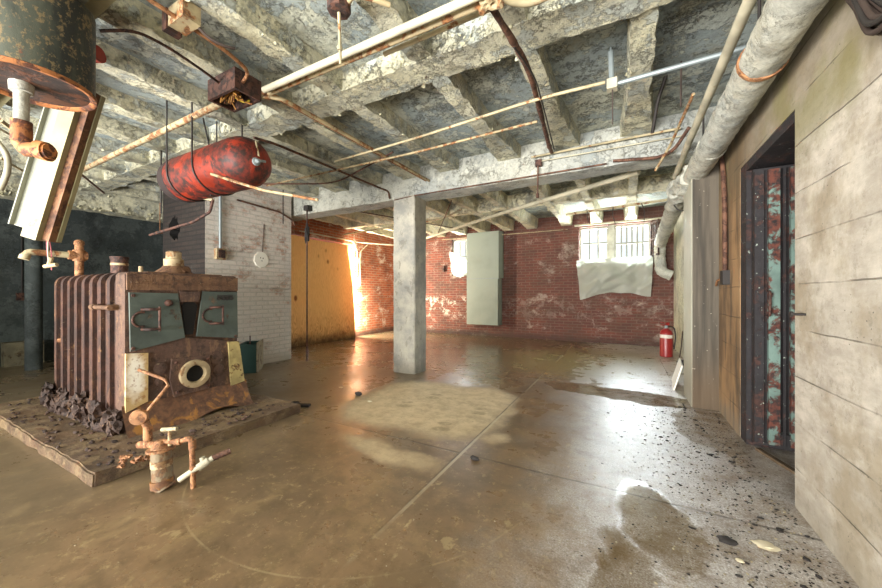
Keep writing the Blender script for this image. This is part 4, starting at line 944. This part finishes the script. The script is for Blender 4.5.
# wall things on the right
wb = empty('switch_box', (.77,3.75,1.24), 'black switch box with a conduit on the orange wall before the door', 'switch box')
b = MB(); b.box(.72,.772,3.70,3.80,1.18,1.30); b.build('housing', M['black_metal'], wb, bevel=.006)
b = MB(); b.tube(arc_path([(.745,3.75,1.30),(.745,3.76,1.9),(.745,3.82,2.2),(.745,3.90,2.4)], .1), .018, 10); b.build('conduit', M['pipe_brown'], wb, smooth=True)
b = MB(); b.tube(arc_path([(.74,3.80,1.24),(.73,3.95,1.22),(.74,4.05,1.18)], .03), .010, 8); b.build('stub', M['pipe_rust'], wb, smooth=True)
b = MB(); b.lathe((.775,2.318,1.0), (-1,0,0), [(0,.006),(.05,.006),(.052,.014),(.062,.014)], 10)
tag(b.build('anchor_bolt', M['black_metal']), 'black bolt sticking out of the concrete wall near the doorway', 'bolt')

# ------------------------------------------------------------------ whitewashed chimney fittings
me_ = empty('switch_box', (-4.97,2.756,1.64), 'rusty switch box with a conduit on the whitewashed brick', 'switch box')
b = MB(); b.box(-5.0,-4.93,2.69,2.82,1.58,1.73); b.build('housing', M['pipe_creamrust'], me_, bevel=.006)
b = MB(); b.box(-4.93,-4.922,2.71,2.80,1.60,1.71); b.build('cover', M['box_rust'], me_)
b = MB(); b.tube([(-4.97,2.756,1.73),(-4.97,2.756,2.66)], .018, 10); b.build('conduit', M['galv'], me_, smooth=True)
dp = empty('dial_plate', (-5.0,3.383,1.62), 'round white dial plate on the whitewashed brick', 'plate')
b = MB(); b.lathe((-5.0,3.383,1.63), (1,0,0), [(0,.125),(.012,.125),(.016,.118)], 10); b.build('disc', M['plate_white'], dp)
for a in ((3.36,3.37,1.65,1.67),(3.40,3.412,1.645,1.665),(3.37,3.40,1.61,1.618)):
    b = MB(); b.box(-4.986,-4.98,*a); b.build('mark', M['black_metal'], dp)
b = MB(); b.tube([(-4.992,3.40,1.75),(-4.992,3.43,2.2)], .005, 6); b.build('wire', M['box_rust'], dp)
tag((lambda b: (b.tube(arc_path([(-4.985,3.0,2.47),(-4.985,3.7,2.44),(-4.985,3.95,2.35),(-4.98,3.98,2.27)], .06), .014, 10), b.build('conduit', M['pipe_brown'], smooth=True))[1])(MB()), 'dark conduit along the top of the whitewashed brick', 'conduit')
# chimney bottom bin
bn = empty('open_tank', (-4.74,3.0,0), 'dark green open-topped tank against the whitewashed brick', 'tank')
A_ = V((-4.54,3.0,0)); uu = V((-.707,.707,0)); ww = V((-.707,-.707,0)); zz = V((0,0,1)); S_ = .42; S2 = .22
b = MB(); b.obox(A_, uu, ww, zz, ((0,.018),(0,S2),(0,.40))); b.build('front_panel', M['bin_green'], bn, bevel=.003)
b = MB(); b.obox(A_, uu, ww, zz, ((0,S_),(-.012,.0),(0,.42))); b.build('end_panel', M['bin_side'], bn, bevel=.003)
b = MB(); b.obox(A_, uu, ww, zz, ((S_-.018,S_),(0,S2),(0,.40))); b.obox(A_, uu, ww, zz, ((.018,S_-.018),(S2-.018,S2),(0,.40))); b.obox(A_, uu, ww, zz, ((.018,S_-.018),(0,S2-.018),(.01,.03))); b.build('shell', M['bin_green'], bn)
b = MB(); b.tube([A_+uu*.2+ww*.12+V((0,0,.03)), A_+uu*.2+ww*.12+V((0,0,.50))], .008, 8); b.build('rod', M['box_rust'], bn)

# ------------------------------------------------------------------ dark left side
ob = empty('outlet_box', (-8.4,2.0,1.2), 'small dark outlet box on a conduit on the dark left wall', 'outlet')
q = V((-8.38, 1.642, 1.068)); ob.location = q
b = MB(); b.box(-8.4,-8.34,q.y-.06,q.y+.06,q.z-.07,q.z+.05); b.build('housing', M['box_rust'], ob, bevel=.005)
b = MB(); b.tube([(q.x,q.y,q.z+.05),(q.x,q.y,2.5)], .012, 8); b.build('conduit', M['black_metal'], ob)
q = V((-8.3, 1.636, 0.1))
b = MB(); b.box(-8.4,-8.2,q.y-.2,q.y+.2,0,.36); tag(b.build('metal_cabinet', M['bin_side'], bevel=.01), 'low grey-green cabinet at the foot of the dark left wall', 'cabinet')
for i, (px, lab) in enumerate((((-5.2,1.26), 'hanger rod left of the rusted conduit box, nearest the fixture'), ((-4.57,1.9), 'hanger rod left of the red tank'), ((-4.35,2.3), 'hanger rod hanging behind the red tank'), ((-4.73,3.57), 'dark rod hanging above the whitewashed brick'))):
    pipe('hanger_rod', [(px[0],px[1],2.84),(px[0],px[1],(2.05,2.0,2.15,2.2)[i])], .008, 'black_metal', lab, 'rod')
b = MB(); b.box(-7.3,-5.3,2.95,3.0,2.16,2.20); b.tube([(-5.4,2.975,2.2),(-5.4,2.975,2.7)], .008, 8); b.tube([(-7.2,2.975,2.2),(-7.2,2.975,2.7)], .008, 8)
tag(b.build('angle_iron', M['pipe_rust']), 'rusty angle iron hung across the dark recess', 'angle iron')
pipe('pipe', [(-3.803, 0.647, 2.3), (-4.418, 0.994, 2.3), (-4.817, 1.249, 2.3)], .014, 'pipe_cream', 'upper cream pipe entering at the left edge')
pipe('pipe', [(-3.832, 0.643, 2.25), (-4.377, 1.073, 2.25)], .009, 'pipe_white', 'middle thin white pipe entering at the left edge')
pipe('pipe', [(-4.46, 0.759, 2.2), (-5.109, 1.156, 2.2)], .010, 'pipe_cream', 'lower cream pipe entering at the left edge')
pipe('pipe', [(-4.033, 0.668, 2.219), (-3.956, 0.709, 2.11), (-3.956, 0.709, 1.987), (-4.007, 0.682, 1.856)], .018, 'pipe_white', 'curved white pipe at the left edge', rad=.06)
pipe('pipe', [(-4.637, 1.284, 2.3), (-4.556, 1.181, 2.3), (-5.463, 1.7, 2.3)], .010, 'pipe_brown', 'short dark pipe poking past the rusty elbow', rad=.01)
b = MB(); b.tube([(-7.6,1.6,0),(-7.6,1.6,2.44)], .09, 16); tag(b.build('vertical_pipe', M['dark_wall'], smooth=True), 'dark standpipe against the left recess', 'pipe')
b = MB(); b.tube([(-6.9,3.85,0),(-6.9,3.85,2.6)], .07, 16); tag(b.build('vertical_pipe', M['lagging'], smooth=True), 'pale standpipe in the recess behind the boiler', 'pipe')
b = MB(); b.tube([(-7.7,3.8,0),(-7.7,3.8,2.44)], .10, 16); tag(b.build('vertical_pipe', M['dark_wall'], smooth=True), 'thick dark standpipe in the recess corner', 'pipe')

# ------------------------------------------------------------------ back wall things
gp = empty('metal_duct', (-3.24,8.4,.31), 'tall pale grey sheet-metal panel fixed over the brick and left window', 'duct')
def duct(z0, z1, name):
    b = MB(); b.prism_z([(-3.69,8.28),(-3.69,8.50),(-2.76,8.50),(-2.76,8.42),(-2.82,8.28)], z0, z1); return b.build(name, M['grey_panel'], gp, bevel=.004)
duct(1.50, 2.69, 'upper_sheet')
b = MB(); b.prism_z([(-3.69,8.28),(-3.69,8.50),(-2.80,8.50),(-2.80,8.42),(-2.84,8.28)], .31, 1.49); b.build('lower_sheet', M['grey_panel'], gp, bevel=.004)
b = MB(); b.box(-3.69,-2.80,8.27,8.30,1.488,1.502); b.build('seam', M['galv'], gp)
def sheet(name, corners, nx, nz, amp, seed, lab, cat, ragged=0., curve=0.):
    TL, TR, BL, BR = [V(c) for c in corners]; b = MB(); g = []
    for i in range(nx+1):
        for j in range(nz+1):
            s, t = i/nx, j/nz
            p = TL.lerp(TR, s).lerp(BL.lerp(BR, s), t)
            p.z += curve*math.sin(s*math.pi*1.3-.3)*t
            fold = math.sin(s*9+t*5+seed)*.4+noise.noise(V((s*4+seed, t*3, 0)))*1.4+abs(noise.noise(V((s*5, t*4+s*3, seed))))*1.5
            p.y -= amp*(.4+fold*.5)*(.5+.5*min(1, t*3))
            if t == 1: p.z += ragged*noise.noise(V((s*6, 1, seed)))
            g.append(b.bm.verts.new(p))
    for i in range(nx):
        for j in range(nz): b.bm.faces.new((g[i*(nz+1)+j], g[(i+1)*(nz+1)+j], g[(i+1)*(nz+1)+j+1], g[i*(nz+1)+j+1]))
    bmesh.ops.solidify(b.bm, geom=list(b.bm.faces), thickness=.003)
    return tag(b.build(name, M['plastic'], smooth=True), lab, cat)
sheet('plastic_sheet', ((-1.0,8.42,1.86),(.50,8.42,1.90),(-.92,8.44,.99),(.45,8.44,1.10)), 48, 30, .13, 2, 'creased translucent plastic sheet hanging below the bright windows', 'plastic sheet', .02, .09)
sheet('plastic_sheet', ((-4.27,8.44,2.28),(-3.72,8.44,1.98),(-4.18,8.46,1.62),(-3.75,8.46,1.58)), 20, 16, .10, 5, 'torn plastic sheet sagging over the left window', 'plastic sheet', .1, -.05)
b = MB(); b.box(-4.5,-4.44,8.42,8.5,1.72,1.88); tag(b.build('conduit_box', M['box_rust'], bevel=.005), 'small dark box on the brick left of the left window', 'junction box')

# ------------------------------------------------------------------ fire extinguisher
ex = empty('fire_extinguisher', (.62,7.2,0), 'red fire extinguisher standing on the floor by the side wall', 'fire extinguisher')
b = MB(); b.lathe((.62,7.2,0), (0,0,1), [(0,.085),(.01,.098),(.40,.098),(.45,.085),(.485,.045),(.50,.03)], 28); b.build('cylinder', M['ext_red'], ex, smooth=True)
b = MB(); b.lathe((.62,7.2,.33), (0,0,1), [(0,.0985),(.001,.0995),(.059,.0995),(.06,.0985)], 28, cap=False); b.build('label_band', M['ext_label'], ex, smooth=True)
b = MB(); b.lathe((.62,7.2,.495), (0,0,1), [(0,.026),(.05,.026),(.055,.018)], 12); b.build('valve', M['galv'], ex)
b = MB(); b.obox(V((.62,7.2,.55)), -R_, D_, V((0,0,1)), ((-.03,.10),(-.012,.012),(0,.014))); b.obox(V((.62,7.2,.575)), (-R_+V((0,0,.25))).normalized(), D_, V((0,0,1)), ((-.04,.10),(-.012,.012),(0,.012))); b.obox(V((.62,7.2,.55)), R_, D_, V((0,0,1)), ((.0,.05),(-.01,.01),(0,.05))); b.build('handle', M['ext_red'], ex, bevel=.003)
b = MB(); b.tube(arc_path([(.64,7.2,.53),(.74,7.24,.52),(.76,7.22,.35),(.73,7.18,.14)], .06), .012, 10); b.build('hose', M['black_metal'], ex, smooth=True)
b = MB(); b.tube(arc_path([(.78,6.9,.05),(.80,6.85,.25),(.82,6.9,.50),(.83,7.0,.42)], .08), .008, 8); tag(b.build('wire', M['cable'], smooth=True), 'loose wire standing behind the fire extinguisher', 'wire')
b = MB(); b.blob((.76,6.35,.05), .07, (1,1.3,.6), .7, 3, 3); tag(b.build('rag', M['dark_chip'], smooth=True), 'black rag on the floor in front of the extinguisher', 'rag')
b = MB(); b.obox(V((.47,4.72,0)), V((.05,.72,0)).normalized(), V((.28,0,1)).normalized(), V((1,0,-.28)).normalized(), ((0,.55),(0,.30),(0,.015)))
tag(b.build('board', M['plate_white']), 'white board leaning against the pier by the floor', 'board')

# ------------------------------------------------------------------ loose things on the floor
def chip(name, x, y, r, mat, lab, cat, flat=.25, seed=0, sc=(1,.6)):
    b = MB(); b.blob((x, y, r*flat*.8), r, (sc[0], sc[1], flat), .6, seed, 2); tag(b.build(name, M[mat], smooth=True), lab, cat)
chip('concrete_chip', .535, 1.99, .038, 'paper', 'larger cream chip on the grit by the right wall', 'chip', .15, 2, (1.1,.75))
chip('concrete_chip', .415, 1.83, .018, 'paper', 'smaller cream chip nearer the camera by the right wall', 'chip', .2, 5)
chip('floor_rubble', .39, 1.94, .035, 'dark_chip', 'dark lump beside the larger cream chip', 'rubble', .4, 7)
b = MB(); b.obox(V((-2.95,2.22,0)), V((.9,.42,0)).normalized(), V((-.42,.9,0)).normalized(), zz, ((0,.26),(0,.06),(.0,.02))); b.blob((-2.86,2.28,.02), .05, (1.6,1,.5), .9, 4)
tag(b.build('metal_scrap', M['dark_chip'], bevel=.004), 'black metal scrap on the floor right of the plinth', 'scrap')
chip('floor_rubble', -.885, 2.11, .03, 'dark_chip', 'dark lump by the crossing of the floor joints', 'rubble', .5, 3)
chip('floor_rubble', -2.556, 2.86, .045, 'dark_chip', 'dark lump between the scrap and the column', 'rubble', .5, 6)
chip('concrete_chip', -2.31, 2.75, .028, 'paper', 'cream chip near the edge of the pale dry patch', 'chip', .2, 9)
chip('concrete_chip', -2.95, 3.0, .03, 'paper', 'cream chip left of the pale dry patch', 'chip', .2, 12)
# grit and leaves: nobody could count them
b = MB()
for i in range(1500):
    t = random.random(); y_ = 1.0+6*t*t if random.random() < .3 else random.uniform(1.2, 4.2)
    x_ = .74-abs(random.gauss(0, .32)); 
    if y_ > 4: x_ = min(x_, .5)
    r_ = random.uniform(.0015, .005)*(2.4 if random.random() < .07 else 1)
    b.blob((x_, y_, r_*.3), r_, (random.uniform(.8,1.8), random.uniform(.6,1.2), .5), .7, i, 1)
tag(b.build('floor_grit', M['dark_chip']), 'dark grit and leaf bits strewn along the right wall', 'grit', kind='stuff')
b = MB()
for i in range(700):
    x_ = random.uniform(-4.5, .7); y_ = random.uniform(.5, 5.5)
    if x_ < -2.5 and y_ < 2.3: continue
    r_ = random.uniform(.0012, .004)
    b.blob((x_, y_, r_*.3), r_, (random.uniform(.8,1.6), 1, .5), .6, i, 1)
for i in range(500):
    r_ = random.uniform(.002, .006); b.blob((.72-abs(random.gauss(0,.45)), random.uniform(1.1,4), r_*.3), r_, (1,1,.5), .6, i, 1)
tag(b.build('floor_crumbs', M['crumb']), 'pale crumbs of plaster scattered over the floor', 'crumbs', kind='stuff')
b = MB()
for i in range(260):
    x_ = random.choice((random.uniform(-5.1,-4.5), random.uniform(-4.5,-2.7))); y_ = random.uniform(.8, 1.08) if x_ > -4.5 else random.uniform(.8, 2.1)
    if random.random() < .3: x_ = random.uniform(-3.05,-2.7); y_ = random.uniform(1.1,2.1)
    r_ = random.uniform(.004, .018); b.blob((x_, y_, .085+r_*.2), r_, (1.2,1,.6), .8, i, 1)
tag(b.build('plinth_rubble', M['scale']), 'rust crumbs scattered over the boiler plinth', 'rubble', kind='stuff')
# curled flakes of paint hanging from the ribs
b = MB()
def flake(p, s):
    a = V((random.gauss(0,1), random.gauss(0,1), random.gauss(0,.5))).normalized(); c = a.orthogonal().normalized(); c.rotate(Matrix.Rotation(random.random()*6, 3, a))
    d = a.cross(c); 
    vs = [b.bm.verts.new(V(p)+a*s*x+c*s*y*random.uniform(.6,1.3)+d*s*z) for x, y, z in ((0,-.5,0),(0,.5,0),(.6,.45,.15),(.6,-.4,.15),(1.1,.2,.45),(1.0,-.25,.42))]
    b.bm.faces.new((vs[0],vs[1],vs[2],vs[3])); b.bm.faces.new((vs[3],vs[2],vs[4],vs[5]))
for i in range(2600):
    if random.random() < .7:
        c = random.choice(JX[:9]); s = random.choice((-1,1)); y_ = random.uniform(.4, 8.4)
        if 3.9 < y_ < 4.4: continue
        z_ = 2.70+.2*random.random()**2; p = (c+s*(.065+.1*(z_-2.70)), y_, z_)
    else:
        x_ = random.uniform(-7, .7); z_ = 2.70+.2*random.random()**2; p = (x_, random.choice((2.005, 2.255)), z_)
    flake(p, random.uniform(.008, .028))
for i in range(900):
    flake((-7.4+random.uniform(-.02,.02), random.uniform(.2, 3.9), 2.44+.4*random.random()**2), random.uniform(.015,.05))
tag(b.build('paint_flakes', M['flake']), 'curled flakes of old paint peeling from the ceiling ribs', 'paint flakes', kind='stuff')

# ground and pale wall outside
w = MB(); w.box(-30, 30, 8.9, 40, 1.2, 1.3); struct(w.build('ground', M['outside']))

# ------------------------------------------------------------------ light
wd = bpy.data.worlds.new('World'); SC.world = wd; wd.use_nodes = True
bg = wd.node_tree.nodes['Background']; bg.inputs[0].default_value = (.86,.93,1,1); bg.inputs[1].default_value = 0.8
def area(name, loc, to, sx, sy, e, c):
    l = bpy.data.lights.new(name, 'AREA'); l.shape = 'RECTANGLE'; l.size = sx; l.size_y = sy; l.energy = e; l.color = c
    o = bpy.data.objects.new(name, l); COL.objects.link(o); o.location = loc
    o.rotation_euler = (V(to)-V(loc)).to_track_quat('-Z', 'Y').to_euler(); return o
area('daylight_windows', (.22,9.7,3.1), (-.5,6.0,.6), 1.3, .9, 760, (.88,.95,1))
area('daylight_left_window', (-4.1,9.7,3.05), (-3.4,6.0,.6), .9, .8, 260, (.95,.97,1))
area('fill_ply_gap', (-6.06,6.52,1.2), (-5.5,8.2,1.5), .14, 2.1, 170, (1,.86,.66))  # added lamp inside the room, stands in for light through the plywood gap
dl = area('fill_rear_opening', (-2.9,RB-.35,1.0), (-1.6,RB+3.2,3.3), 6.0, 1.7, 640, (1,.965,.91)); dl.data.spread = math.radians(140)  # added fill lamp behind the camera, shining in through the added opening
area('fill_below_windows', (-.3,9.55,1.5), (-.9,6.2,3.0), 1.9, .5, 650, (1,.97,.88))  # added fill lamp below the windows, brightens the back-bay joists
area('fill_below_windows', (-3.9,9.55,1.35), (-3.6,6.2,3.0), 1.1, .4, 220, (1,.95,.84))  # second added fill lamp, under the left window

# ------------------------------------------------------------------ camera
cd = bpy.data.cameras.new('Camera'); cam_ = bpy.data.objects.new('Camera', cd); COL.objects.link(cam_)
cam_.location = (0, 0, 1.1); cam_.rotation_euler = (math.radians(90), 0, math.radians(28.3))
cd.sensor_width = 36; cd.lens = 36*344/882; cd.clip_start = .05
SC.camera = cam_
vs = SC.view_settings; vs.view_transform = 'Standard'; vs.look = 'None'; vs.gamma = 1; vs.use_curve_mapping = False; vs.exposure = 0.9
